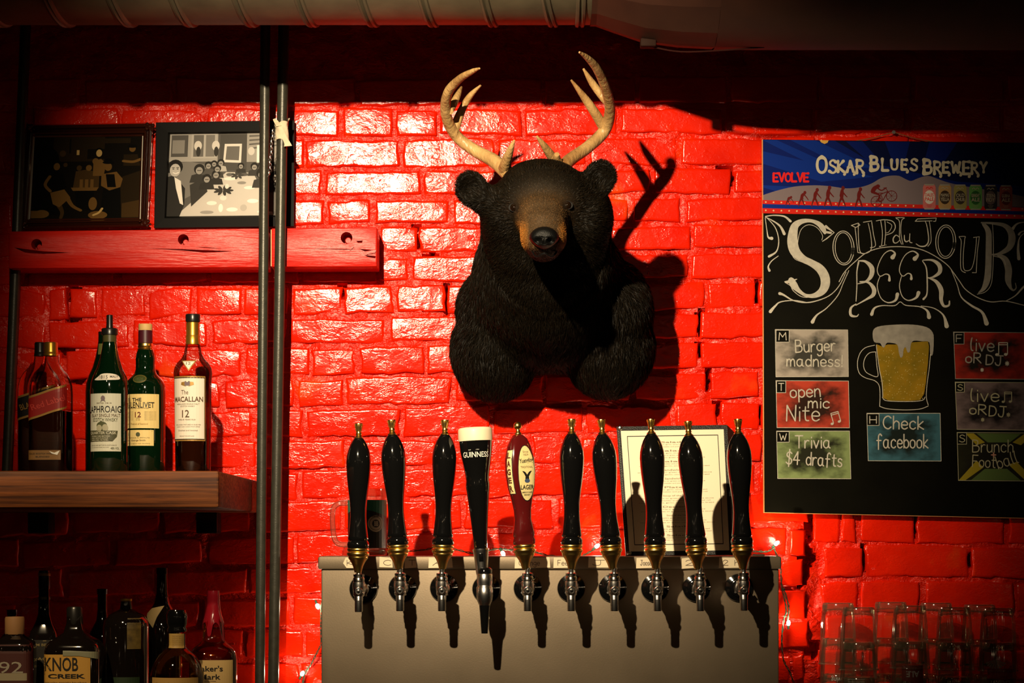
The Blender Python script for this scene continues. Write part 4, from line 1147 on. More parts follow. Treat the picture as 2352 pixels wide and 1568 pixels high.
day([(1474, 195), (2010, 200), (2016, 536), (1488, 532)], 'F', (1478, 198, 1550, 282), chalk_patch('patch_darkred', (.30, .02, .012), (.012, .01, .008)),
    [('live', 1598, 330, 92, 165, .03), ('oR', 1562, 415, 72, 110, .03), ('DJ', 1708, 430, 70, 120, .06)], lambda t: (note(t, 1800, 272, 1.05, 0), hand(t, '*', 1850, 448, 52, f4, CH, 6), hand(t, '*', 1672, 488, 40, f4, CH, 6)), cm=CH2)
day([(1486, 555), (2020, 560), (2026, 902), (1500, 896)], 'S', (1490, 560, 1552, 628), chalk_patch('patch_mauve', (.17, .12, .12), (.012, .01, .01)),
    [('live', 1600, 695, 92, 200, .0), ('oR', 1590, 785, 70, 120, .04), ('DJ', 1730, 800, 74, 120, .06)], lambda t: (note(t, 1842, 628, .85, 0, mm=CHD), hand(t, '*', 1860, 815, 48, f4, CHD, 6), hand(t, '*', 1676, 848, 42, f4, CHD, 6)), cm=CHD)
def rays(t):
    YL = mat('yellow_chalk', (.32, .25, .02), .9); GL_ = mat('olive_chalk', (.09, .14, .04), .9)
    for a in ([(1512, 1262), (1560, 1262), (1690, 1170), (1640, 1120)], [(1560, 925), (1620, 925), (1700, 990), (1640, 1010)], [(1900, 990), (1990, 925), (2030, 950), (1960, 1010)], [(1870, 1150), (1930, 1130), (2035, 1240), (2035, 1262), (1990, 1262)]): poly(t, a, f4, YL, .00065)
    for a in ([(1640, 925), (1960, 928), (1880, 990), (1720, 990)], [(1600, 1262), (1960, 1264), (1860, 1180), (1700, 1180)]): poly(t, a, f4, GL_, .00065)
day([(1500, 918), (2034, 922), (2040, 1268), (1510, 1264)], 'S', (1502, 920, 1568, 1002), chalk_patch('patch_olive', (.02, .02, .01), (.012, .011, .008)),
    [('Brunch', 1612, 1060, 88, 290, .0), ('Foot', 1610, 1165, 84, 165, .05), ('ball', 1800, 1180, 90, 150, -.30)], lambda t: (rays(t), hand(t, '+', 1748, 1098, 60, f4, mat('pink_chalk', (.5, .25, .18), .9), 9)), cm=CHD, lw=7)

# chalk drawing of a beer mug
b_ = MB()
gold = [(918, 282), (960, 300), (1000, 285), (1070, 285), (1165, 270), (1290, 262), (1298, 300), (1290, 420), (1275, 560), (1262, 640), (1235, 685), (1150, 692), (1010, 690), (968, 670), (955, 560), (935, 430)]
poly(b_, gold, f4, CG, .0005)
foam = catmull([(905, 268), (892, 225), (900, 175), (950, 152), (1060, 142), (1180, 142), (1280, 160), (1325, 200), (1332, 260), (1325, 355), (1306, 355), (1300, 270), (1250, 262), (1190, 258), (1168, 280), (1160, 335), (1142, 340), (1130, 305), (1115, 320), (1108, 370), (1092, 378), (1080, 340), (1068, 285), (1010, 272), (990, 278), (975, 305), (960, 300), (945, 275)], 3, closed=True)
poly(b_, foam, f4, CH2, .0009)
for a in ([(918, 290), (925, 350), (942, 470), (960, 560), (965, 660)], [(1308, 355), (1300, 450), (1285, 560), (1278, 660), (1292, 720)], [(905, 290), (840, 308), (800, 350), (782, 420), (795, 490), (840, 525), (905, 545), (938, 580), (945, 650), (942, 730)],
          [(915, 338), (870, 345), (838, 380), (826, 430), (838, 475), (870, 500), (928, 515), (922, 440), (914, 340)], [(942, 730), (1000, 748), (1120, 756), (1230, 750), (1292, 728)], [(962, 664), (985, 688), (1080, 695), (1200, 694), (1255, 684), (1268, 664)]):
    ribbon(b_, a, 5, f4, CH, .0010)
rnd = random.Random(11)
SP = mat('bubble_chalk', (.62, .48, .16), .9)
for _ in range(170):
    x = rnd.uniform(945, 1285); y = rnd.uniform(320, 680)
    if (y - 282)/400*40 + 925 > x or x > 1295 - (y-262)*.09: continue
    r_ = rnd.uniform(1.5, 3.4); poly(b_, ell(x, y, r_, r_, 5), f4, SP, .0011)
b_.build('beer_mug_drawing', board, 0)

# chalk, print and board paint are matt
for o_ in board.children_recursive:
    for m_ in o_.data.materials:
        m_.node_tree.nodes['Principled BSDF'].inputs['Specular IOR Level'].default_value = .04
# ------------------------------------------------------------------ black bear shoulder mount with deer antlers
BX = P(1262, 700, 0); BO = Vector((BX.x, -0.0, P(1262, 700, 0).z))
bear = empty('bear_mount', BO, 'black bear shoulder mount wearing pale deer antlers on the red brick wall', 'taxidermy')
import bmesh
def fwd(d):
    t = min(1, max(0, (d - .30) / .15)); return d + .045 * t * t * (3 - 2 * t)
def blob(px, py, d, rx, rz, ry, tilt=0, pitch=0, mesh=None):
    """ellipsoid: centre pixel and depth, pixel radii, metre radius in depth"""
    d = fwd(d); c_ = P(px, py, d) - BO; k = 1 / S(d)
    bm = bmesh.new(); bmesh.ops.create_icosphere(bm, subdivisions=4, radius=1)
    M = mathutils.Matrix.Rotation(tilt, 3, 'Y') @ mathutils.Matrix.Rotation(pitch, 3, 'X')
    vs = [c_ + M @ Vector((v.co.x*rx*k, v.co.y*ry, v.co.z*rz*k)) for v in bm.verts]
    fs = [[v.index for v in f.verts] for f in bm.faces]; bm.free()
    mesh.add(vs, fs, BLACK)
raw = MB()
B_ = lambda *a, **k: blob(*a, mesh=raw, **k)
# shoulders and chest
B_(1262, 712, .13, 212, 140, .22)
B_(1262, 668, .22, 178, 172, .23)
B_(1136, 806, .12, 98, 112, .16, tilt=-.12); B_(1398, 800, .14, 102, 112, .19, tilt=.12)
B_(1405, 720, .17, 90, 120, .20)
B_(1255, 640, .30, 166, 170, .22); B_(1254, 600, .37, 152, 150, .19); B_(1253, 550, .43, 144, 125, .16)
# head
B_(1252, 470, .52, 124, 92, .12); B_(1245, 425, .50, 92, 56, .11); B_(1168, 500, .48, 62, 82, .12); B_(1344, 500, .48, 62, 82, .12)
B_(1252, 520, .50, 118, 90, .12)
B_(1186, 458, .585, 34, 20, .035); B_(1302, 454, .585, 34, 20, .035)     # brows
B_(1245, 500, .615, 62, 50, .09); B_(1247, 525, .68, 54, 46, .085); B_(1249, 552, .725, 40, 37, .06)   # muzzle
B_(1249, 575, .695, 38, 26, .065)      # lower jaw
B_(1216, 545, .69, 22, 32, .06); B_(1281, 545, .69, 22, 32, .06)
# ears
for ex, ey, s_ in ((1083, 433, -1), (1378, 408, 1)):
    B_(ex, ey, .555, 39, 44, .022, tilt=.35 * s_); B_(ex - 26*s_, ey + 24, .54, 30, 34, .035)
me = bpy.data.meshes.new('raw'); me.from_pydata(raw.v, [], raw.f); ro = bpy.data.objects.new('raw', me); col.objects.link(ro)
md = ro.modifiers.new('r', 'REMESH'); md.mode = 'VOXEL'; md.voxel_size = .0075
md = ro.modifiers.new('s', 'SMOOTH'); md.iterations = 14; md.factor = .6
bme = evaluated(ro); bpy.data.objects.remove(ro)
nv = len(bme.vertices); co = np.zeros(nv*3); bme.vertices.foreach_get('co', co); co = co.reshape(-1, 3)
# flatten against the wall
co[:, 1] = np.minimum(co[:, 1], -0.012)
# hollow the ears from the front
def worldpx(c):   # pixel and depth of local points
    d = -(c[:, 1]) ; s_ = F / (CAM_D - d)
    return 1176 + (c[:, 0] + BO.x)*s_, HY - (c[:, 2] + BO.z - CZ)*s_, d
px, py, dd = worldpx(co)
for ex, ey in ((1080, 432), (1380, 407)):
    t = ((px - ex)/30)**2 + ((py - ey)/33)**2
    k = np.clip(1 - t, 0, 1); co[:, 1] += np.where(dd > .60, k*.022, 0)
bme.vertices.foreach_set('co', co.reshape(-1)); bme.update()
px, py, dd = worldpx(co)
# coat colour patches: tan muzzle, brown brow, black elsewhere
def coat(px, py, dd):
    n = len(px); c_ = np.tile(np.array([.0060, .0045, .0026]), (n, 1))
    def mixin(w_, colr):
        w_ = np.clip(w_, 0, 1)[:, None]; return c_*(1 - w_) + np.array(colr)*w_
    face = np.exp(-(((px - 1246)/52)**2 + ((py - 462)/48)**2)) * np.clip((dd - .50)/.12, 0, 1)
    c_ = mixin(face*.75, (.040, .028, .016))
    muz = np.clip((dd - .645)/.05, 0, 1) * np.exp(-(((px - 1247)/64)**4 + ((py - 515)/66)**4))
    c_ = mixin(muz*1.1, (.105, .060, .026))
    low = np.clip((dd - .645)/.05, 0, 1) * np.clip((np.abs(px - 1248) - 32)/12, 0, 1) * np.clip((py - 505)/25, 0, 1) * (py < 604) * (np.abs(px - 1248) < 75)
    c_ = mixin(low, (.36, .15, .030))
    top = np.clip((dd - .705)/.04, 0, 1) * (np.abs(px - 1248) < 34) * (py < 545)
    c_ = mixin(top*.5, (.05, .036, .022))
    chin = np.clip((py - 566)/10, 0, 1) * (dd > .645)
    c_ = mixin(chin, (.010, .007, .005))
    eye = sum(np.exp(-(((px - ex)/17)**2 + ((py - ey)/12)**2)) for ex, ey in ((1181, 477), (1303, 471))) * (dd > .595)
    c_ = mixin(eye*.8, (.02, .012, .008))
    return c_
sk = bpy.data.materials.new('bear_coat'); sk.use_nodes = True; nt = sk.node_tree; b = nt.nodes['Principled BSDF']
at = nt.nodes.new('ShaderNodeAttribute'); at.attribute_name = 'coat'; nt.links.new(at.outputs['Color'], b.inputs['Base Color'])
b.inputs['Roughness'].default_value = .6; b.inputs['Specular IOR Level'].default_value = .12
fk = bpy.data.materials.new('bear_fur'); fk.use_nodes = True; nt = fk.node_tree; b = nt.nodes['Principled BSDF']
at = nt.nodes.new('ShaderNodeAttribute'); at.attribute_name = 'coat'; nt.links.new(at.outputs['Color'], b.inputs['Base Color'])
b.inputs['Roughness'].default_value = .5; b.inputs['Specular IOR Level'].default_value = .11
def setcol(me, cols):
    a = me.color_attributes.new('coat', 'FLOAT_COLOR', 'POINT')
    a.data.foreach_set('color', np.c_[cols, np.ones(len(cols))].astype(np.float32).reshape(-1))
setcol(bme, coat(px, py, dd) * .6)
bme.materials.clear(); bme.materials.append(sk)
bme.polygons.foreach_set('use_smooth', [True]*len(bme.polygons))
bme.polygons.foreach_set('material_index', [0]*len(bme.polygons))
body = link('body', bme, bear)

# fur: tapered strands rooted on the body, combed down and back
def fur(me, count, seed):
    rng = np.random.default_rng(seed)
    me.calc_loop_triangles()
    nt_ = len(me.loop_triangles); tri = np.zeros(nt_*3, np.int32); me.loop_triangles.foreach_get('vertices', tri); tri = tri.reshape(-1, 3)
    co = np.zeros(len(me.vertices)*3); me.vertices.foreach_get('co', co); co = co.reshape(-1, 3)
    no = np.zeros(len(me.vertices)*3); me.vertices.foreach_get('normal', no); no = no.reshape(-1, 3)
    A, B2, C = co[tri[:, 0]], co[tri[:, 1]], co[tri[:, 2]]
    area = np.linalg.norm(np.cross(B2 - A, C - A), axis=1)
    cen = (A + B2 + C)/3; px_, py_, d_ = worldpx(cen)
    wgt = area * np.where(d_ < .02, .05, 1.0) * np.where((d_ > .42), 2.6, 1.0)
    # skin that faces the wall needs little
    fn = no[tri].mean(axis=1); wgt *= np.where(fn[:, 1] > .45, .12, 1)
    idx = rng.choice(nt_, count, p=wgt/wgt.sum())
    u = rng.random(count); v = rng.random(count); f = u + v > 1; u[f] = 1 - u[f]; v[f] = 1 - v[f]
    w_ = 1 - u - v
    p = A[idx]*w_[:, None] + B2[idx]*u[:, None] + C[idx]*v[:, None]
    n = no[tri[idx, 0]]*w_[:, None] + no[tri[idx, 1]]*u[:, None] + no[tri[idx, 2]]*v[:, None]
    n /= np.linalg.norm(n, axis=1)[:, None] + 1e-9
    px_, py_, d_ = worldpx(p)
    # combing direction
    comb = np.tile(np.array([0, .35, -1.0]), (count, 1))
    head = d_ > .50
    nose = np.array([P(1248, 540, .785).x - BO.x, -.785, P(1248, 540, .785).z - BO.z])
    away = p - nose; away /= np.linalg.norm(away, axis=1)[:, None] + 1e-9
    comb[head] = away[head]
    # clumps
    cl = np.sin(p[:, 0]*90 + 3*np.sin(p[:, 2]*55))*.5 + np.sin(p[:, 2]*70 + p[:, 0]*40)*.5
    comb[:, 0] += cl*.28; comb += rng.normal(0, .22, comb.shape)
    comb -= n*(comb*n).sum(1)[:, None]; comb /= np.linalg.norm(comb, axis=1)[:, None] + 1e-9
    ln_ = np.where(head, .0115, .021)
    muz = (d_ > .645) & (np.abs(px_ - 1248) < 75); ln_ = np.where(muz, .0048, ln_)
    face = (d_ > .595) & (np.abs(px_ - 1245) < 95) & (py_ > 430) & ~muz; ln_ = np.where(face, .0085, ln_)
    # none over eyes and nose
    bad = ((px_ - 1250)**2/32**2 + (py_ - 546)**2/25**2 < 1) & (d_ > .745)
    for ex, ey in ((1181, 476), (1303, 471)): bad |= ((px_ - ex)**2 + (py_ - ey)**2 < 12**2) & (d_ > .5)
    ln_ = np.where(bad, .0005, ln_)
    ln_ = ln_*rng.uniform(.6, 1.25, count)
    lift_ = rng.uniform(.25, .7, count)[:, None]
    d0 = n*(lift_ + .25) + comb; d0 /= np.linalg.norm(d0, axis=1)[:, None]
    d1 = n*(lift_*.45) + comb + np.array([0, 0, -.25]); d1 /= np.linalg.norm(d1, axis=1)[:, None]
    side = np.cross(d0, rng.normal(0, 1, (count, 3))); side /= np.linalg.norm(side, axis=1)[:, None] + 1e-9
    wd = (np.where(muz, .00035, .00055)*rng.uniform(.7, 1.3, count))[:, None]
    L_ = ln_[:, None]
    p0 = p - n*.0008; p1 = p0 + d0*L_*.45; p2 = p1 + d1*L_*.55
    V = np.stack([p0 - side*wd, p0 + side*wd, p1 + side*wd*.75, p1 - side*wd*.75, p2], axis=1)
    V[:, :, 1] = np.minimum(V[:, :, 1], -.004)
    c_ = coat(px_, py_, d_) * rng.uniform(.65, 1.5, count)[:, None]
    brown = rng.random(count) < .25; c_[brown] *= np.array([1.5, 1.15, .8])
    nm = bpy.data.meshes.new('fur')
    nm.vertices.add(count*5); nm.vertices.foreach_set('co', V.reshape(-1).astype(np.float32))
    b0 = (np.arange(count)*5)[:, None]
    loops = (b0 + np.array([0, 1, 2, 3, 3, 2, 4])).reshape(-1)
    nm.loops.add(count*7); nm.loops.foreach_set('vertex_index', loops.astype(np.int32))
    nm.polygons.add(count*2)
    ls = (np.arange(count)*7)[:, None] + np.array([0, 4]); nm.polygons.foreach_set('loop_start', ls.reshape(-1).astype(np.int32))
    nm.update(calc_edges=True)
    nm.materials.append(fk)
    setcol(nm, np.repeat(c_, 5, axis=0))
    return nm
fo = link('fur', fur(bme, 190000, 4), bear); fo['kind'] = 'stuff'

# nose, eyes, mouth
NOSE = mat('bear_nose', (.003, .003, .003), .40, spec=.16, bump=.3, bscale=500)
m = MB(); c_ = P(1250, 546, .828) - BO; k = 1/S(.77)
prof = []
n = 26; rows = 14; vs = []; fs = []
for j in range(rows + 1):
    a = math.pi/2*j/rows   # 0 rim, pi/2 front
    for i in range(n):
        t = 2*math.pi*i/n
        rx = 34*k*math.cos(a)**.6; rz = 27*k*math.cos(a)**.6
        x = rx*math.cos(t); z = rz*math.sin(t) * (1 if math.sin(t) > 0 else .9) ; 
        if math.sin(t) < 0: x *= (1 + .35*math.sin(t))
        y = -.030*math.sin(a)
        # nostrils and centre groove
        for sx in (-1, 1):
            q = ((x - sx*14*k)/(9*k))**2 + ((z + 8*k)/(7*k))**2
            if q < 1 and y < -.01: y += .016*(1 - q)
        if abs(x) < 2*k and z < 0 and y < -.01: y += .003
        vs.append((c_.x + x, c_.y + y + .012, c_.z + z))
for j in range(rows):
    for i in range(n): fs.append((j*n+i, (j+1)*n+i, (j+1)*n+(i+1) % n, j*n+(i+1) % n))
fs.append(tuple(rows*n + i for i in range(n-1, -1, -1)))
m.add(vs, fs, NOSE); m.build('nose', bear, 80)
m = MB(); tube(m, catmull([P(1222, 578, .78) - BO, P(1232, 590, .795) - BO, P(1250, 582, .81) - BO, P(1268, 590, .795) - BO, P(1279, 578, .78) - BO], 5), .0022, NOSE, 8); m.build('mouth', bear)
EYE = mat('glass_eye', (.008, .004, .002), .04, coat=1)
body_bvh = mathutils.bvhtree.BVHTree.FromPolygons([tuple(v.co) for v in bme.vertices], [tuple(p.vertices) for p in bme.polygons])
for ex, ey in ((1181, 476), (1303, 471)):
    # find the surface behind the eye along the camera ray
    cl_ = Vector((0, -CAM_D, CZ)) - BO; t_ = P(ex, ey, .4) - BO
    hit = body_bvh.ray_cast(cl_, (t_ - cl_).normalized())[0]
    m = MB(); r_ = .0095
    lathe(m, [(r_*math.sin(t), -r_*math.cos(t)) for t in [math.pi*i/14 for i in range(15)]], EYE, 20, axis='y', c=(hit.x, hit.y + .0035, hit.z)); m.build('eye', bear, 80)
    m = MB(); rim = [(hit.x + .0105*math.cos(t), hit.y + .0005 + .003*abs(math.cos(t)), hit.z + .0075*math.sin(t)) for t in [2*math.pi*i/18 for i in range(19)]]
    tube(m, rim, .0022, mat('eyelid', (.003, .002, .0015), .8), 6, cap=False); m.build('eyelid', bear)

# antlers
ANT = mat('antler_bone', (.60, .39, .16), .34, color2=(.22, .10, .03), noise_scale=20, stretch=(1, 1, .45), bump=.9, bscale=110)
def antler(beam, tines):
    m = MB()
    for pts in [beam] + tines:
        q = catmull([(*((P(x, y, fwd(d)) - BO)[:]), r / S(d)) for x, y, d, r in pts], 7)
        tube(m, [p[:3] for p in q], [p[3] for p in q], ANT, 14)
    return m
bl = MB()
al = antler([(1170, 402, .50, 17), (1135, 370, .47, 16), (1090, 345, .44, 14), (1048, 312, .44, 13), (1025, 265, .49, 12.5), (1028, 215, .56, 11), (1055, 182, .62, 9), (1085, 164, .67, 6), (1101, 157, .70, 2.2)],
            [[(1158, 388, .50, 14), (1166, 362, .54, 11), (1174, 340, .57, 7), (1181, 322, .585, 2.5)],
             [(1043, 305, .45, 10), (1050, 280, .44, 11), (1062, 250, .43, 9), (1080, 220, .44, 7), (1104, 196, .46, 2.2)],
             [(1033, 255, .51, 9), (1043, 235, .48, 9), (1053, 215, .45, 6.5), (1060, 200, .43, 2.5)]])
setp(al.build('antler', bear, 60), 'pale antler on the left of the head')
ar = antler([(1290, 392, .50, 17), (1308, 368, .47, 15), (1350, 338, .43, 14), (1388, 300, .41, 14), (1401, 255, .45, 12.5), (1392, 205, .53, 11.5), (1372, 160, .61, 10), (1350, 134, .67, 7), (1331, 120, .71, 2.5)],
            [[(1284, 378, .50, 11), (1279, 362, .52, 8), (1279, 354, .53, 6)],
             [(1286, 376, .49, 11), (1268, 360, .50, 11), (1250, 335, .53, 8), (1233, 313, .55, 2.5)],
             [(1386, 292, .41, 12), (1368, 262, .43, 11), (1345, 228, .45, 9), (1312, 184, .48, 2.5)],
             [(1396, 236, .47, 9), (1382, 220, .46, 9), (1360, 190, .47, 8), (1340, 158, .49, 2.5)]])
setp(ar.build('antler', bear, 60), 'pale antler on the right of the head, taller')
# ------------------------------------------------------------------ stainless tap box with ten taps
BXD = 0.35
SS = mat('brushed_stainless', (.235, .18, .12), .5, metal=.5, color2=(.165, .125, .08), noise_scale=5, bump=.04, bscale=260)
xl, xr_ = P(738, 0, BXD).x, P(1789, 0, BXD).x
z1 = P(0, 1277, BXD + .008).z
box_o = Vector(((xl + xr_)/2, -BXD, CT))
box = empty('tap_box', box_o, 'brushed stainless steel box on the counter with the row of ten beer taps', 'tap tower')
MB().box((xl - box_o.x, 0, 0), (xr_ - box_o.x, BXD - .06, z1 - CT - .004), SS, .004).build('body', box, 30)
MB().box((xl - box_o.x - .007, -.008, z1 - CT - .030), (xr_ - box_o.x + .005, BXD - .055, z1 - CT), SS, .005).build('lid', box, 30)
# masking-tape labels stuck on the lid edge
TAPE = mat('masking_tape', (.74, .62, .42), .7); SCR = mat('pen_scribble', (.10, .07, .05), .7)
lidf = lambda x, y, e: P(x, y, BXD + .008 + .0004 + e) - box_o
for x0, x1, s, tilt in ((788, 818, 'K', 2), (872, 900, 'C', -2), (930, 955, 'T', 1), (985, 1038, 'A', 0), (1183, 1262, 'Orange', 1), (1272, 1318, 'Feel', 0), (1352, 1398, 'J', -1), (1462, 1503, 'Joose', 1), (1566, 1600, '2', 2), (1652, 1712, '23h', 0)):
    m = MB(); y0, y1 = 1280, 1304
    q = [(x0, y0 + tilt), (x1, y0 - tilt), (x1 + 2, y1 - 1), (x0 - 1, y1 + tilt)]
    if s == 'K': q = [(x0 + 6, y0), (x1, y0), (x1 + 8, y1), (x0 + 8, y1), (x0, 1293)]
    m.add([lidf(*p, 0) for p in q], [tuple(range(len(q)))[::-1]], TAPE)
    hand(m, s, x0 + 9, y1 - 6, 12, lidf, SCR, lw=1.3, fit=(x1 - x0)*.6, e=.0004)
    m.build('tape_label', box, 0)

PUSH = mat('chrome_dull', (.55, .52, .48), .2, metal=1)
HP = [(19, 23.5), (28, 24.5), (33, 22), (36, 23), (40, 21), (44, 20.5)]
black_prof = [(68, 22.5), (70, 24.5), (78, 25.5), (84, 24), (87, 21.5), (91, 23.5), (97, 22.5), (110, 21), (128, 19.2), (145, 18.4), (163, 18.6), (180, 20), (198, 22.2), (218, 24.8), (240, 27), (258, 28.2), (273, 28.6), (288, 27.4), (302, 24), (314, 19.5), (323, 14.5), (328, 11), (330, 9)]
brass_prof = [(12, 8), (18, 9.5), (26, 11.5), (34, 15), (42, 20), (46, 22.5), (49, 22), (52, 24.5), (56, 26), (60, 24.5), (61, 22.5), (64, 25), (68, 25), (70, 23)]
fin_prof = [(328, 10), (331, 10.5), (334, 7), (337, 6), (339, 7.5), (341, 6.2), (346, 6.3), (354, 8), (362, 9.5), (364, 9)]
TD = .49; K = 1 / S(TD)
def tap_handle(mb_list=None): pass
def prof_m(p, s_=1, r_=1): return [(r*K*r_, z*K*s_) for z, r in p]
taps = [  # flange px, spout px, base of lever px, top px, top row
    (835, 1352, 824, 822, 824, 972), (925, 1350, 919, 917, 899, 964), (1020, 1350, 1015, 1016, 1022, 964), (1117, 1352, 1113, 1107, 1090, 966), (1212, 1350, 1212, 1208, 1188, 962),
    (1312, 1350, 1312, 1313, 1313, 962), (1407, 1350, 1411, 1408, 1381, 963), (1504, 1350, 1510, 1507, 1495, 962), (1600, 1350, 1608, 1604, 1580, 967), (1697, 1349, 1708, 1707, 1695, 962)]
TAPLAB = ['first tap from the left, black handle in front of the glass mug', 'black tap handle second from the left, beside the glass mug', 'black tap handle just left of the pint glass shaped one',
          'tap with a black handle shaped like a pint of stout with cream foam', 'tap with a maroon wooden handle lettered LAGER',
          'black tap handle just right of the maroon lager one', 'black tap handle at the left edge of the menu folder', 'black tap handle before the left half of the menu folder',
          'black tap handle before the right half of the menu folder', 'last tap on the right, black handle beside the chalkboard']
flx = {}
def faucet(root, hx_sp, stout=False):
    """hx_sp: local x of the spout; flange at the root"""
    m = MB(); lathe(m, [(.0315, 0), (.0325, .003), (.031, .007), (.022, .010), (.021, .014), (.0165, .016)], GLOSSBLACK, 36, axis='y'); m.build('flange', root, 50)
    m = MB(); lathe(m, [(.0135, .012), (.0135, .022), (.0115, .024), (.0115, .050), (.0148, .052), (.0152, .060), (.0148, .068), (.011, .070), (.011, .085)], CHROME, 24, axis='y')
    for k in range(4):
        t = k*math.pi/2 + .6; lathe(m, [(.0022, .053), (.0022, .067)], CHROME, 8, c=(.0165*math.cos(t), 0, .0165*math.sin(t)), axis='y')
    m.build('shank', root, 50)
    dY = -(TD - BXD)
    if not stout:
        m = MB()
        tube(m, catmull([(hx_sp*.5, -.078, 0), (hx_sp, dY + .02, .002), (hx_sp, dY + .006, -.004), (hx_sp, dY, -.014), (hx_sp, dY - .002, -.024)], 4), [.0115]*4 + [.0135]*4 + [.0125]*4 + [.0095]*5, CHROME, 16)
        lathe(m, [(.0085, .020), (.0135, .017), (.0142, .010), (.0135, .004), (.0122, -.002), (.0115, -.012)], CHROME, 24, c=(hx_sp, dY + .003, 0))
        lathe(m, [(.0092, .001), (.0092, .0115), (.0075, .0135), (.0068, .0135), (.0066, .0115), (.0035, .0115), (.003, .0145), (.0005, .015)], PUSH, 24, c=(hx_sp, dY - .003, -.002), axis='y')
        m.build('faucet_body', root, 50)
        m = MB(); lathe(m, [(.0088, -.020), (.0088, -.047), (.0082, -.0485), (.0062, -.0485), (.006, -.03)], CHROME, 24, c=(hx_sp, dY - .002, 0), capb=False); m.build('spout', root, 50)
        m = MB(); lathe(m, [(.0125, .018), (.0128, .026), (.0105, .029), (.0122, .030), (.0122, .035), (.006, .037)], PUSH, 24, c=(hx_sp, dY + .003, 0)); m.build('bonnet_nut', root, 50)
        m = MB(); lathe(m, [(.006, .034), (.0055, .042), (.0065, .046), (.0045, .050)], CHROME, 16, c=(hx_sp, dY + .002, 0)); m.build('lever', root, 50)
    else:
        m = MB()
        tube(m, [(hx_sp*.5, -.078, 0), (hx_sp, dY + .012, 0)], .0125, CHROME, 16)
        lathe(m, [(.012, -.034), (.0165, -.024), (.0185, -.012), (.0185, .006), (.0165, .008), (.0165, .012), (.0175, .018), (.0175, .034), (.013, .040)], CHROME, 28, c=(hx_sp, dY, 0))
        m.build('faucet_body', root, 50)
        m = MB(); lathe(m, [(.0125, -.030), (.0105, -.050), (.0085, -.080), (.0072, -.096), (.0050, -.096), (.005, -.09)], GLOSSBLACK, 24, c=(hx_sp, dY, 0), capb=False); m.build('nozzle', root, 50)
        m = MB(); lathe(m, [(.016, .034), (.0165, .046), (.0125, .050)], GLOSSBLACK, 28, c=(hx_sp, dY, 0)); m.build('bonnet_nut', root, 50)
        for k in range(0): pass
WRAP = lambda rf, e=0: None
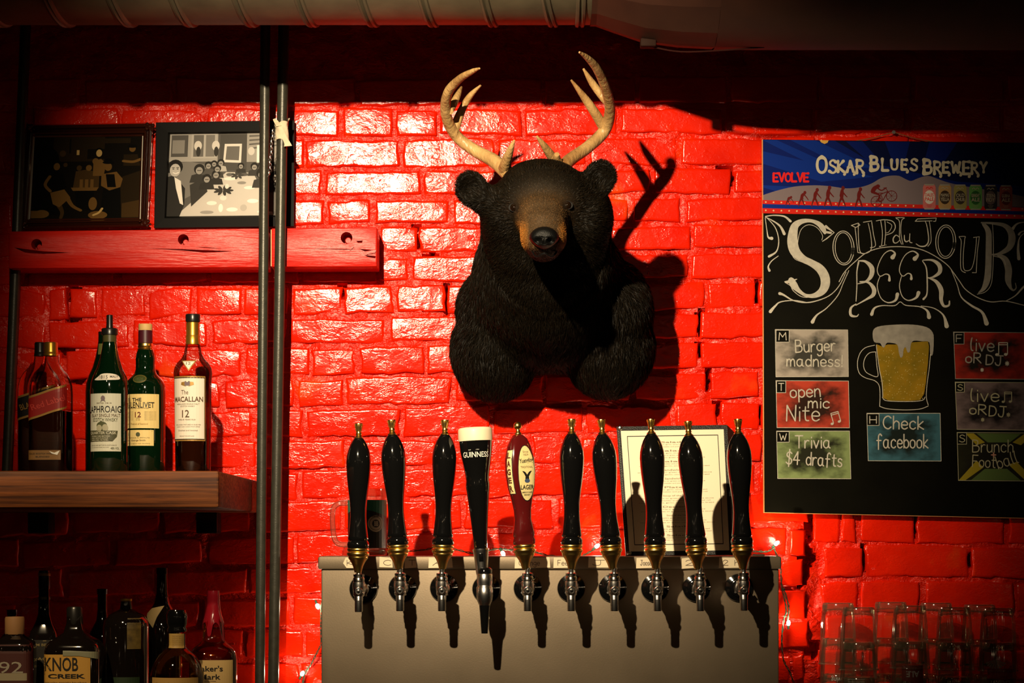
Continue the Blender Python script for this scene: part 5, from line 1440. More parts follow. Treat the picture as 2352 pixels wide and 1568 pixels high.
for i, (fx, fy, sx, bx, tx, ty) in enumerate(taps):
    o = P(fx, fy, BXD)
    stout = i == 3
    root = empty('beer_tap', o, TAPLAB[i], 'beer tap', 'beer taps along the steel box')
    hx = P(sx, 0, TD).x - o.x
    faucet(root, hx, stout)
    # the lever top is the pivot of the handle; its tilt comes from where foot and tip stand
    zb_ = P(0, 1318 + (8 if i == 0 else 0), TD).z - o.z
    p0 = Vector((P(bx, 0, TD).x - o.x, -(TD - BXD) + .002, zb_)); p1 = Vector((P(tx, 0, TD).x - o.x, -(TD - BXD), P(0, ty, TD).z - o.z))
    ax = p1 - p0; ln_h = ax.length; sc_ = ln_h / (364*K)
    rot = (0, math.atan2(ax.x, ax.z), 0)
    if i not in (3, 4):
        m = MB(); lathe(m, prof_m(black_prof, sc_), GLOSSBLACK, 40); h = m.build('handle', root, 50, loc=p0, rot=rot)
        m = MB(); lathe(m, prof_m(brass_prof, sc_), BRASS, 36); setp(m.build('ferrule', root, 50, loc=p0, rot=rot), 'brass ferrule')
        m = MB(); n = 24
        pf = prof_m(fin_prof, sc_); lathe(m, pf, BRASS, 24)
        # knurled crown
        for k in range(12):
            t = 2*math.pi*k/12; r0 = pf[5][0]*1.0; r1 = pf[8][0]
            tube(m, [(r0*math.cos(t), r0*math.sin(t), pf[6][1]), (r1*math.cos(t), r1*math.sin(t), pf[8][1])], .0007, BRASS, 5)
        m.v = m.v; setp(m.build('finial', root, 50, loc=p0, rot=rot), 'brass finial')
    elif i == 4:
        MAR = mat('maroon_lacquer', (.09, .006, .006), .14, coat=1)
        mp_ = [(68, 22), (72, 25), (80, 25.5), (86, 23), (90, 24), (97, 25), (105, 23), (128, 19.5), (150, 20), (175, 24), (205, 31), (240, 34.5), (270, 33.5), (300, 27), (318, 19), (326, 11), (328, 6)]
        YR = .62; ang = .50
        # squarish lens-shaped body, turned so a narrow edge and a broad face show
        m = MB(); n = 48; vs = []; fs = []
        def rad(t, r): 
            c_, s_ = abs(math.cos(t)), abs(math.sin(t)); p = 3.2
            return r*((c_**p + (s_/ .70)**p)**(-1/p))
        pm_ = [(r*K, z*K*sc_) for z, r in mp_]
        for r, z in pm_:
            for k in range(n):
                t = 2*math.pi*k/n
                q = 1 if z < 100*K else min(1, (z - 100*K)/(60*K))
                rr_ = r*(1 - q) + rad(t, r)*q
                vs.append((rr_*math.cos(t + ang), rr_*math.sin(t + ang), z))
        for j in range(len(pm_)-1):
            for k in range(n): fs.append((j*n+k, j*n+(k+1) % n, (j+1)*n+(k+1) % n, (j+1)*n+k))
        fs.append(tuple(range(n-1, -1, -1))); fs.append(tuple((len(pm_)-1)*n + k for k in range(n)))
        m.add(vs, fs, MAR); hd = m.build('handle', root, 50, loc=p0, rot=rot)
        bv = mathutils.bvhtree.BVHTree.FromPolygons(m.v, m.f)
        def proj(a0):   # map (x, z) in handle pixels on the view plane turned by a0 onto the wood
            dirv = Vector((-math.sin(a0), math.cos(a0), 0)); side = Vector((math.cos(a0), math.sin(a0), 0))
            def f(x, y, e):
                base = side*(x*K) + Vector((0, 0, y*K*sc_))
                h_ = bv.ray_cast(base - dirv*.2, dirv)
                p = h_[0] if h_[0] else base - dirv*.02
                return p - dirv*(.0008 + e)
            return f
        def patchgrid(mb, f, outline, mm, e, n1=10):
            # fill an outline as fan rings so that it follows the curve
            cx = sum(p[0] for p in outline)/len(outline); cy = sum(p[1] for p in outline)/len(outline)
            N = len(outline); vs = [f(cx, cy, e)]; fs = []
            for r_ in range(1, n1+1):
                for p in outline: vs.append(f(cx + (p[0]-cx)*r_/n1, cy + (p[1]-cy)*r_/n1, e))
            for k in range(N): fs.append((0, 1+k, 1+(k+1) % N))
            for r_ in range(n1-1):
                for k in range(N):
                    a = 1 + r_*N + k; b = 1 + r_*N + (k+1) % N; fs.append((a, a+N, b+N, b))
            mb.add(vs, fs, mm)
        DKY = mat('label_red_ink', (.10, .02, .008), .5); YEL = mat('label_cream', (.80, .66, .30), .45)
        fr_ = proj(ang - .08); m = MB()      # broad face turned to the right
        patchgrid(m, fr_, ell(6, 236, 23, 66, 28), INK, 0); patchgrid(m, fr_, ell(6, 236, 21.5, 64, 28), YEL, .0003)
        text(m, 'Since', 6, 286, 14, 5, fr_, DKY, 0, e=.0006, ysign=1); text(m, '1829', 6, 279, 12, 5, fr_, DKY, 0, e=.0006, ysign=1)
        text(m, 'Yuengling', 6, 264, 36, 14, fr_, INK, .02, rot=.08, e=.0006, ysign=1); text(m, 'TRADITIONAL', 6, 250, 32, 5, fr_, DKY, .0, e=.0006, ysign=1)
        EAG = mat('label_blue_ink', (.05, .08, .16), .5)
        for s_ in (-1, 1): ribbon(m, [(6, 226), (6 + s_*6, 236), (6 + s_*11, 240)], [6, 5, 2], fr_, INK, .0006)
        poly(m, ell(6, 224, 5, 9, 10), fr_, INK, .0006); poly(m, ell(6, 218, 7, 5, 10), fr_, EAG, .0007)
        text(m, 'LAGER', 6, 203, 34, 11, fr_, INK, .02, e=.0006, ysign=1); text(m, "AMERICA'S OLDEST", 6, 191, 28, 3.5, fr_, INK, .02, e=.0006, ysign=1); text(m, 'BREWERY', 6, 185, 16, 3.5, fr_, INK, .02, e=.0006, ysign=1)
        setp(m.build('face_label', hd, 0), 'cream oval label with a small eagle')
        fl_ = proj(ang - 1.28); m = MB()
        rr2 = [(-9, 188), (9, 188), (9, 292), (-9, 292)]
        den = []
        for a, b in zip(rr2, rr2[1:] + rr2[:1]):
            for q in range(7): den.append((a[0] + (b[0]-a[0])*q/7, a[1] + (b[1]-a[1])*q/7))
        patchgrid(m, fl_, den, INK, 0); patchgrid(m, fl_, [(x*.86, 240 + (y-240)*.975) for x, y in den], YEL, .0003)
        for k, ch_ in enumerate('LAGER'): text(m, ch_, 0, 279 - 19.5*k, 11, 14, fl_, DKY, .03, e=.0014, ysign=1)
        setp(m.build('edge_label', hd, 0), 'cream strip lettered LAGER')
        m = MB(); lathe(m, prof_m(brass_prof, sc_), BRASS, 36); setp(m.build('ferrule', root, 50, loc=p0, rot=rot), 'brass ferrule')
        m = MB(); c0 = 348*K*sc_; r0 = 9.6*K
        lathe(m, [(5*K, 324*K*sc_), (8*K, 328*K*sc_), (8*K, 331*K*sc_), (5*K, 333*K*sc_), (4.5*K, c0 - r0*.85)] + [(r0*math.sin(t), c0 - r0*math.cos(t)) for t in [math.pi*(.18 + .82*q/12) for q in range(13)]], BRASS, 28); setp(m.build('finial', root, 60, loc=p0, rot=rot), 'brass ball finial')
    else:
        # pint glass shaped handle
        gp = [(58, 15.5), (66, 15.8), (90, 17), (120, 19.5), (150, 22), (175, 24.5), (195, 26.5), (206, 28), (214, 28.2), (222, 27), (235, 28), (262, 32.5), (290, 37), (316, 39)]
        m = MB(); lathe(m, prof_m(gp, sc_), GLOSSBLACK, 48, capt=False); hd = m.build('handle', root, 50, loc=p0, rot=rot)
        m = MB(); lathe(m, prof_m([(316, 39.4), (322, 39.8), (340, 39.4), (345, 38.4), (347.5, 35), (348.5, 28), (348.8, 0.01)], sc_), mat('cream_foam', (.86, .74, .52), .45, coat=.3), 48, capt=False); setp(m.build('foam_head', root, 50, loc=p0, rot=rot), 'cream foam head')
        def gw(x, y, e):
            z = y; r = np.interp(z, [p[0] for p in gp], [p[1] for p in gp])
            t = x / r; rr_ = (r*K + .0006 + e); return Vector((rr_*math.sin(t), -rr_*math.cos(t), z*K*sc_))
        m = MB(); text(m, 'GUINNESS', -1, 283, 64, 13, gw, WHITE, .012, e=.0002, ysign=1)
        text(m, 'EST', -14, 294, 6, 2, gw, WHITE, 0, e=.0002, ysign=1); text(m, '1759', 4, 294.5, 7, 2, gw, WHITE, 0, e=.0002, ysign=1)
        m.build('lettering', hd, 0)
        m = MB(); lathe(m, prof_m([(-6, 12), (4, 13.5), (24, 15), (52, 17.5), (56, 19), (60, 19), (60, 15)], sc_), CHROME, 32); setp(m.build('ferrule', root, 50, loc=p0, rot=rot), 'chrome ferrule')
        MB().box((-5*K, -18.5*K, 30*K), (5*K, -14*K, 48*K), GLOSSBLACK, .001).build('window_slot', root, 30, loc=p0, rot=rot)

# ------------------------------------------------------------------ menu folder leaning at the wall behind the taps
md_b, md_t = .24, .11
def menu_pt(u, v):   # 0..1 across and up
    # v runs from the foot (on the lid) to the head (near the bricks)
    tl, tr, br_, bl_ = P(1416, 982, md_t), P(1670, 978, md_t), P(1684, 1268, md_b), P(1437, 1271, md_b)
    return (bl_*(1-u) + br_*u)*(1-v) + (tl*(1-u) + tr*u)*v
zl = z1
mo = menu_pt(.5, 0); mo.z = z1
shift = z1 - menu_pt(.5, 0).z
menu = empty('menu_folder', mo, 'black stitched menu folder with printed page leaning on the wall behind the taps', 'menu')
def mpt(u, v, e=0):
    nrm = (menu_pt(1, 0) - menu_pt(0, 0)).cross(menu_pt(0, 1) - menu_pt(0, 0)).normalized()
    p = menu_pt(u, v) + nrm*e; p.z += shift*(1 - v)
    if p.z < z1: p.z = z1
    return p - mo
LEA = mat('black_leatherette', (.008, .007, .006), .4, bump=.5, bscale=400)
m = MB(); L0 = [mpt(0, 0), mpt(1, 0), mpt(1, 1), mpt(0, 1)]; L1 = [mpt(0, 0, .006), mpt(1, 0, .006), mpt(1, 1, .006), mpt(0, 1, .006)]
m.add(L0 + L1, [(0, 3, 2, 1), (4, 5, 6, 7), (0, 1, 5, 4), (1, 2, 6, 5), (2, 3, 7, 6), (3, 0, 4, 7)], LEA); m.build('cover', menu, 0)
m = MB(); a = [mpt(1.0, 0), mpt(1.0, 1)]; 
q = [mpt(1.0, 0.0, .002), mpt(1.07, .02, -.03), mpt(1.065, .98, -.02), mpt(1.0, 1, .002)]
m.add([p for p in q] + [p + Vector((.002, .004, 0)) for p in q], [(0, 1, 2, 3), (7, 6, 5, 4), (0, 4, 5, 1), (1, 5, 6, 2), (2, 6, 7, 3)], LEA); m.build('back_cover', menu, 0)
PAP = mat('menu_paper', (.88, .78, .56), .6)
mu = lambda u, v, e: mpt(u, v, .0065 + e)
m = MB(); m.add([mu(*p, 0) for p in ((.035, .03), (.965, .03), (.965, .965), (.035, .965))], [(0, 1, 2, 3)], PAP)
TXT = mat('menu_type', (.30, .24, .15), .7)
ribbon(m, [(.09, .08), (.91, .08), (.91, .92), (.09, .92), (.09, .08)], .006, mu, INK, .0004, smooth=False)
m.build('page', menu, 0)
m = MB(); rnd = random.Random(8)
y = .87
for blk in range(11):
    text(m, rnd.choice(['Starters', 'Burgers', 'Soup of the Day', 'Salads', 'Sandwiches', 'Plates', 'Sides', 'Desserts']), .5, y, rnd.uniform(.18, .28), .014, mu, TXT, .01, e=.0006, ysign=1); y -= .02
    for k in range(rnd.choice([2, 2, 3])):
        wd = rnd.uniform(.45, .7)
        text(m, rnd.choice(['grilled onion, cheddar and pickles on a toasted roll', 'served with fries or green salad and house sauce', 'roasted peppers, garlic, olive oil and warm bread']), .5, y, wd, .009, mu, TXT, 0, e=.0006, ysign=1); y -= .017
    y -= .013
m.build('printed_text', menu, 0)
m = MB()
for k in range(56):
    v = .01 + .98*k/56; m.box(tuple(mpt(.012, v, .0062)), tuple(mpt(.018, v + .009, .0072)), mat('stitch_thread', (.16, .14, .10), .6)); 
s_ = m.build('stitching', menu, 0); s_['kind'] = 'stuff'
for u, v in ((.03, .985), (.03, .012)):
    m = MB(); c_ = mpt(u, v, .008); lathe(m, [(.006*math.sin(t), .0025*(1 - math.cos(t)) * -1 + .003) for t in [math.pi*q/6 for q in range(7)]], CHROME, 12, c=c_, axis='y'); m.build('corner_stud', menu, 60)

# ------------------------------------------------------------------ glass mug on the tap box, behind the first two taps
GL_ = thin_glass('clear_glass', (.93, .94, .92), .25, .05, .05, .6, .015)
md = .22; km = 1/S(md)
mo = P(844, 1270, md); mo.z = z1
mug = empty('beer_mug', mo, 'glass beer mug with a green and black label standing behind the first two taps', 'mug')
m = MB(); R_ = 45*km
hgt = 155*km
lathe(m, [(R_*.9, 0), (R_, .004), (R_, .015), (R_*.97, .02), (R_*.96, hgt - .01), (R_*.98, hgt), (R_*.93, hgt), (R_*.90, hgt-.01), (R_*.88, .022), (R_*.3, .017), (.0005, .016)], GL_, 36, capt=False); m.build('glass_body', mug, 50)
m = MB(); lathe(m, [(R_*.85, .002), (R_*.93, .006), (R_*.93, .014), (R_*.6, .019), (.001, .018)], thin_glass('thick_glass', (.82, .84, .80), .35, .06, .08, .6, .03), 36, capt=False); setp(m.build('base', mug, 50), 'thick clear glass foot')
m = MB(); tube(m, catmull([(-R_*.95, -.006, hgt - .034), (-R_ - .022, -.008, hgt - .036), (-R_ - .034, -.008, hgt - .052), (-R_ - .033, -.008, .055), (-R_ - .024, -.008, .030), (-R_*.95, -.006, .026)], 6), .0065, thin_glass('thick_glass'), 12); m.build('handle', mug, 60)
def mw(x, y, e):
    t = x*km/R_; r = R_ + .0005 + e; return Vector((r*math.sin(t), -r*math.cos(t), y*km))
GRN = mat('label_green', (.01, .16, .10), .4); GRB = mat('label_black', (.006, .01, .007), .4)
m = MB()
for a in range(16):
    u0, u1 = -62 + a*7.75, -62 + (a+1)*7.75
    m.add([mw(u0, 18, 0), mw(u1, 18, 0), mw(u1, 118, 0), mw(u0, 118, 0)], [(0, 1, 2, 3)], GRB)
    g0, g1 = (.5*math.sin(a*.25)*20 + 96), (.5*math.sin((a+1)*.25)*20 + 96)
    m.add([mw(u0, g0, .0003), mw(u1, g1, .0003), mw(u1, 128, .0003), mw(u0, 128, .0003)], [(0, 1, 2, 3)], GRN)
m.build('label', mug, 0)
m = MB(); EMB = mat('emblem_grey', (.40, .36, .26), .5)
for r_, mm, e in ((19, EMB, .0008), (15.5, GRB, .0010), (14.5, EMB, .0012), (9, GRB, .0014)): wpoly(m, ell(22, 74, r_, r_, 24), mw, mm, e)
for s_ in ('WB',): text(m, 'B', 20, 74, 5, 12, mw, EMB, .05, e=.0018, ysign=1); text(m, 'B', 25, 74, 5, 12, mw, EMB, .05, e=.0018, ysign=1)
text(m, 'WARSTEINER', 22, 90.5, 22, 3, mw, GRB, .03, e=.0018, ysign=1)
setp(m.build('emblem', mug, 0), 'round grey emblem on the mug label')

# small steel bottle opener end lying by the last tap
m = MB(); tube(m, [P(1735, 1260, .25) - Vector((0, 0, 0)), P(1757, 1258, .25)], .0022, CHROME, 10)
o_ = m
pp = P(1735, 1268, .25); pp.z = z1
pin = MB(); tube(pin, [(0, 0, .0022), (.021, 0, .0022)], .0022, PUSH, 12); tube(pin, [(-.006, 0, .0022), (0, 0, .0022)], .0035, PUSH, 12)
setp(pin.build('steel_pin', None, 40, loc=pp), 'short steel pin lying on the box lid beside the last tap', 'tool')
# ------------------------------------------------------------------ bottles
GREEN_G = mat('dark_green_glass', (.0015, .010, .003), .05, coat=1)
DARK_G = mat('dark_bottle_glass', (.006, .004, .003), .05, coat=1)
AMBER_G = thin_glass('amber_tint_glass', (.80, .36, .10), .3, .02, .05)
CLR = thin_glass('bottle_glass', (.90, .88, .84), .3, .02, .05)
WHIS = mat('dark_whisky', (.020, .004, .001), .08, coat=.6)
WHISR = mat('red_whisky', (.10, .008, .002), .08, coat=.6)
GOLD = mat('gold_foil', (.80, .42, .06), .3, metal=.9)
GOLDP = mat('gold_print', (.40, .22, .05), .45, metal=.3)
BCAP = mat('black_cap', (.01, .009, .008), .3)
WL = mat('white_label', (.80, .72, .60), .55); CL = mat('cream_label', (.82, .62, .24), .55); PL = mat('pale_label', (.62, .62, .50), .55)
BRN = mat('brown_print', (.10, .05, .02), .6); GRN2 = mat('green_print', (.07, .08, .03), .6)

class Bottle:
    def __init__(s, name, cx, d, base_z, prof, glass, label, sq=2.0, ang=0, base_py=None, group='bottles on the timber shelf', liquid=None, wall=1.6, n=40):
        s.k = 1 / S(d); s.d = d
        o = P(cx, 0, d); o.z = base_z
        s.root = empty(name, o, label, 'bottle', group); s.sq = sq; s.ang = ang
        s.prof = prof
        m = MB(); pm_ = [(r*s.k, z*s.k) for r, z in prof]
        lathe(m, [(.0005, pm_[0][1] + .001)] + pm_, glass, n, sq=sq, ang=ang, capt=False)
        s.body = m.build('glass', s.root, 50)
        if liquid:
            lm, lv = liquid; lp = [(max(.5, r - wall)*s.k, max(z, 3)*s.k) for r, z in prof if z < lv]
            r_ = np.interp(lv, [z for _, z in prof], [r for r, _ in prof]) - wall
            lp += [(r_*s.k, lv*s.k)]
            m = MB(); lathe(m, lp, lm, n, sq=sq, ang=ang); s.liq = m.build('whisky', s.root, 50)
    def rad(s, z, t=0):
        r = np.interp(z, [q[1] for q in s.prof], [q[0] for q in s.prof])
        if s.sq != 2.0:
            a = t - math.pi/2 - s.ang
            r *= (abs(math.cos(a))**s.sq + abs(math.sin(a))**s.sq)**(-1/s.sq)
        return r
    def map(s, x0=0, extra=0):
        """x measured in pixels around the glass from the camera-facing line, y up from the base"""
        def f(x, y, e):
            r0 = np.interp(y, [q[1] for q in s.prof], [q[0] for q in s.prof])
            t = (x + x0) / max(4, r0)
            t = max(-1.5, min(1.5, t)) if s.sq == 2.0 else t
            r = s.rad(y, t)*s.k + .0005 + extra + e
            return Vector((r*math.sin(t), -r*math.cos(t), y*s.k))
        return f
    def patch(s, mb, pts, mm, e=0, x0=0, nx=12, ny=6):
        """quad or outline given by left/right x and bottom/top y functions: pts = (xl, xr, yb, yt) or with slants"""
        xl, xr2, f0, f1 = pts
        f0 = f0 if callable(f0) else (lambda x, v=f0: v); f1 = f1 if callable(f1) else (lambda x, v=f1: v)
        mp_ = s.map(x0); vs = []; fs = []
        for j in range(ny + 1):
            for i in range(nx + 1):
                x = xl + (xr2 - xl)*i/nx; y = f0(x) + (f1(x) - f0(x))*j/ny
                vs.append(mp_(x, y, e))
        for j in range(ny):
            for i in range(nx):
                a = j*(nx+1) + i; fs.append((a, a+1, a+nx+2, a+nx+1))
        mb.add(vs, fs, mm)
    def ring(s, name, prof, mm, lab=None, n=32, off=(0, 0)):
        m = MB(); lathe(m, [(r*s.k, z*s.k) for r, z in prof], mm, n, c=(off[0]*s.k, off[1]*s.k, 0)); o = m.build(name, s.root, 50)
        if lab: o['label'] = lab
        return o

BZ = zt          # shelf top
def H(py, d=.33): return (CZ + (HY - py)/S(d) - BZ)*S(d)      # pixel row -> height above the shelf in pixels
# Macallan
b = Bottle('whisky_bottle', 443, .33, BZ, [(38, 0), (40, 2), (40.5, 40), (43, H(870)), (44.5, H(858)), (43, H(846)), (37, H(834)), (27, H(824)), (20.5, H(812)), (18.5, H(800)), (16.5, H(790))], CLR,
           'clear whisky bottle with white label, gold neck foil and black cap', liquid=(WHIS, H(985)))
b.ring('foil', [(16.6, H(791)), (16.6, H(772)), (15.8, H(771)), (15.6, H(769)), (15.6, H(741)), (13, H(740))], GOLD, 'gold neck foil')
b.ring('cap', [(14.5, H(740)), (16.5, H(739)), (16.8, H(736)), (16.8, H(724)), (15.5, H(721.5)), (.1, H(721))], BCAP)
m = MB(); x0 = -4
b.patch(m, (-46, 40, H(1014), H(866)), GOLDP, 0, x0); b.patch(m, (-45, 38, H(1011), H(869)), INK, .0003, x0); b.patch(m, (-44, 36.5, H(1009), H(871)), WL, .0006, x0)
f = b.map(x0); T = lambda s_, x, py, w_, h_, mm=INK, bo_=.0, **k: text(m, s_, x, H(py), w_, h_, f, mm, bo_, e=.0012, ysign=1, **k)
T('The', -9, 903, 17, 10, BRN, .0); T('MACALLAN', -3, 919, 72, 12, BRN, .02); T('HIGHLAND SINGLE MALT', -3, 930, 54, 3, BRN); T('SCOTCH WHISKY', -3, 935, 34, 3, BRN); T('12', -7, 952, 17, 17, BRN, .01)
T('TWELVE YEARS OLD', -6, 965.5, 42, 3, BRN); T('EXCLUSIVELY MATURED IN SELECTED', -3, 977, 60, 2.5, BRN); T('SHERRY OAK CASKS FROM JEREZ', -3, 982, 56, 2.5, BRN); T('Distilled and bottled', -3, 990, 46, 3, BRN); T('PRODUCT OF SCOTLAND', -5, 1003, 34, 2.4, BRN)
for s_ in (-1, 1):
    wpoly(m, [(-3 + s_*3, H(890)), (-3 + s_*15, H(886)), (-3 + s_*14, H(880)), (-3 + s_*6, H(879))], f, GOLDP, .0012)
wpoly(m, [(-9, H(888)), (3, H(888)), (3, H(879)), (1, H(877)), (-1, H(880)), (-5, H(880)), (-7, H(877)), (-9, H(879))], f, GRY, .0014)
m.build('label', b.root, 0)
m = MB(); f = b.map(-4); wpoly(m, [(-19, H(830)), (17, H(830)), (0, H(855))], f, GOLDP, .0002); wpoly(m, [(-15, H(832)), (13, H(832)), (0, H(851))], f, WL, .0005); text(m, '12', -1, H(837), 10, 6, f, BRN, 0, e=.0010, ysign=1); m.build('neck_label', b.root, 0)

# Glenlivet
b = Bottle('whisky_bottle', 334, .29, BZ, [(43, 0), (45, 2), (45.5, 60), (46, H(900)), (45, H(884)), (41, H(874)), (34, H(866)), (26, H(858)), (22.5, H(848)), (22, H(836)), (22.5, H(824)), (21, H(812)), (17.5, H(802))], GREEN_G,
           'green whisky bottle with two cream labels and a tan stopper')
b.ring('neck_band', [(17.5, H(803)), (18.5, H(801)), (16.5, H(798)), (18.2, H(795)), (16.6, H(792)), (17.4, H(789)), (16, H(787))], BRASS, 'gold neck band')
m = b.ring('capsule', [(16.4, H(787)), (16.2, H(758)), (14, H(757))], mat('maroon_capsule', (.06, .006, .012), .4), 'maroon capsule')
b.ring('stopper', [(15.5, H(758)), (15.8, H(756)), (15.8, H(745)), (15, H(743)), (.1, H(742.5))], mat('cork_top', (.62, .40, .14), .6), 'tan stopper')
m = MB(); x0 = -4
b.patch(m, (-45, 44, H(984), H(906)), CL, .0, x0); b.patch(m, (-45, 30, H(1024), H(988)), CL, .0, x0)
f = b.map(x0)
T('THE', -9, 919, 22, 8, INK, .02); T('GLENLIVET', -2, 931, 66, 13, INK, .01); T('SINGLE MALT SCOTCH WHISKY', -4, 938.5, 46, 2.3, BRN); T('12', -6, 953, 14, 12, mat('red_numeral', (.14, .015, .01), .5), .01)
T('YEARS', -6, 961, 9, 2, BRN); T('OF AGE', -6, 965, 9, 2, BRN)
for k in range(8):
    for xx in (-31, 22): T('aged in oak for a rich', xx, 946 + 2.7*k, 27, 1.6, BRN)
T('Product of Scotland', -4, 974, 40, 4, GOLDP); T('GEORGE & J.G. SMITH LTD', -6, 1006, 52, 2.8, BRN); T('George Smith', -6, 1012, 34, 5, BRN); T('The original malt distillery', -6, 1019, 54, 2.4, BRN)
ribbon(m, [(-40, H(909)), (38, H(909))], .8, f, GOLDP, .001); ribbon(m, [(-40, H(991)), (26, H(991))], .8, f, GOLDP, .001)
wpoly(m, ell(-6, H(998), 5, 5, 12), f, GRN2, .0012)
m.build('label', b.root, 0)
m = MB(); f = b.map(-8); wpoly(m, ell(0, H(871), 17, 10, 20), f, mat('seal_olive', (.045, .06, .012), .5), .0004); ribbon(m, [p for p in ell(0, H(871), 15, 8.4, 20)] + [ell(0, H(871), 15, 8.4, 20)[0]], .6, f, GOLDP, .001); text(m, '1824', 0, H(871), 16, 6, f, mat('seal_print', (.10, .12, .04), .5), 0, e=.0012, ysign=1); m.build('seal', b.root, 0)

# Laphroaig with pourer
def lap(cx, d, lab, pour, full):
    b = Bottle('whisky_bottle', cx, d, BZ, [(42, 0), (44, 2), (44, 50), (44.5, H(900, d)), (43, H(880, d)), (38, H(864, d)), (29, H(845, d)), (22, H(822, d)), (18, H(802, d)), (15.5, H(785, d)), (15, H(769, d))], GREEN_G, lab)
    if pour:
        b.ring('neck_sleeve', [(15.6, H(790, d)), (15.6, H(770, d)), (14, H(769, d))], mat('olive_sleeve', (.07, .065, .02), .35), 'olive neck sleeve')
        b.ring('pourer_collar', [(14, H(770, d)), (18.5, H(769, d)), (18.8, H(757, d)), (17, H(754, d)), (9, H(753, d))], BCAP)
        b.ring('pourer_spout', [(8.5, H(754, d)), (7.6, H(745, d)), (7.4, H(724, d)), (5.5, H(723, d)), (5.5, H(730, d))], BCAP)
    else:
        b.ring('cap', [(14, H(772, d)), (15, H(771, d)), (15, H(768, d) + 6), (.1, H(762, d))], BCAP)
        m = MB(); b.patch(m, (-14, 14, H(815, d), H(790, d)), mat('neck_label_olive', (.12, .13, .03), .5), .0); m.build('neck_label', b.root, 0)
    return b
lap(241, .20, 'dark green bottle half hidden behind the one with the black pourer', False, 0)
b = lap(252, .375, 'green bottle with black pourer and pale grey label', True, 1)
m = MB(); x0 = -3
b.patch(m, (-47, 37, H(1039), H(907)), PL, .0, x0); f = b.map(x0)
T('LAPHROAIG', -5, 943, 84, 15, INK, .005); T('ISLAY SINGLE MALT', -1, 957, 70, 7, BRN); T('SCOTCH WHISKY', -2, 967, 60, 8, GRN2)
T('ESTD 1815', -3, 929, 34, 2.6, BRN); wpoly(m, [(-11, H(927)), (-5, H(911)), (1, H(927)), (-5, H(922))], f, GRY, .001); wpoly(m, ell(-5, H(918), 5, 6, 10), f, GRY, .0012)
wpoly(m, ell(-8, H(981), 13, 10, 16), f, GRN2, .001); wpoly(m, ell(-14, H(986), 7, 8, 12), f, mat('cask_pale', (.40, .38, .26), .5), .0012); wpoly(m, ell(0, H(985), 7, 8, 12), f, mat('cask_pale'), .0012)
wpoly(m, [(-44, H(1016)), (16, H(1016)), (26, H(1005)), (28, H(992)), (-44, H(991))], f, mat('olive_banner', (.065, .065, .028), .5), .0014)
T2 = lambda s_, x, py, w_, h_: text(m, s_, x, H(py), w_, h_, f, mat('banner_pale', (.60, .58, .44), .5), .01, e=.0018, ysign=1)
T2('QUARTER CASK', -8, 997.5, 66, 7.5); T2('DOUBLE CASK MATURED', -12, 1004.5, 46, 3); T2('FOR A RICH FLAVOUR', -14, 1009, 42, 2.6); T2('NON CHILL FILTERED', -14, 1013.5, 42, 3)
T('DISTILLED AND BOTTLED IN SCOTLAND BY', -6, 1025, 64, 2.2, BRN); T('D. JOHNSTON & CO.', -14, 1030, 46, 2.2, BRN); T('48% VOL', 22, 1032, 20, 5, GRN2)
m.build('label', b.root, 0)
m = MB(); f = b.map(0)
wpoly(m, catmull([(-31, H(876)), (-22, H(869)), (-12, H(862)), (6, H(861)), (22, H(864)), (30, H(870)), (27, H(875)), (0, H(876.5))], 3, closed=True), f, WL, .0006)
text(m, '1815', -8, H(869.5), 20, 8, f, INK, 0, e=.0012, ysign=1); text(m, 'MALT', 16, H(868.5), 18, 5, f, INK, .01, e=.0012, ysign=1); m.build('neck_label', b.root, 0)

# the two square bottles
def square(cx, d, lab, band, cap_r, capm, words, wcol, top, seed):
    b = Bottle('whisky_bottle', cx, d, BZ, [(42, 0), (43.5, 2), (43.5, H(902, d)), (42.5, H(885, d)), (39, H(870, d)), (32, H(856, d)), (23, H(845, d)), (16.5, H(832, d)), (14.8, H(817, d))], CLR, lab, sq=6.0, ang=-.12, liquid=(WHIS, H(945, d)))
    b.ring('cap', [(14, H(818, d)), (cap_r, H(817, d)), (cap_r, H(812, d)), (cap_r - 1, H(811, d)), (cap_r - .2, H(808, d)), (cap_r - 1, H(806, d)), (cap_r - 1, H(789, d)), (cap_r - 2.5, H(786, d)), (.1, H(785.5, d))], capm)
    m = MB(); sl = .36
    lo = lambda x: H(968, d) + (x + 42)*sl*.98; hi = lambda x: H(913, d) + (x + 42)*sl
    b.patch(m, (-50, 44, lo, hi), GOLDP, .0, nx=24); b.patch(m, (-50, 44, lambda x: lo(x) + 5, lambda x: hi(x) - 5), band, .0004, nx=24)
    f = b.map(0)
    text(m, words, 0, (lo(0) + hi(0))/2 - 1, 72, 14, f, wcol, .01, rot=.33, e=.0010, ysign=1)
    m.build('slanted_label', b.root, 0)
    return b
b2_ = square(92, .19, 'clear square bottle with slanted black label and black cap', mat('band_black', (.010, .009, .008), .4), 13.5, BCAP, 'BLACK LABEL', GOLDP, 779, 1)
b = square(117, .34, 'clear square bottle with slanted red label and gold screw cap', mat('band_red', (.30, .012, .010), .4), 16.5, GOLD, 'Red Label', mat('red_band_print', (.55, .05, .04), .4), 786, 2)
m = MB(); b.patch(m, (-44, 26, H(1057, .34), H(1035, .34)), mat('tan_label', (.22, .11, .03), .5), .0, nx=16); f = b.map(0)
text(m, 'OLD SCOTCH WHISKY', -10, H(1043, .34), 54, 3.5, f, INK, 0, e=.0008, ysign=1); text(m, 'BLENDED', -10, H(1050, .34), 30, 3, f, INK, 0, e=.0008, ysign=1)
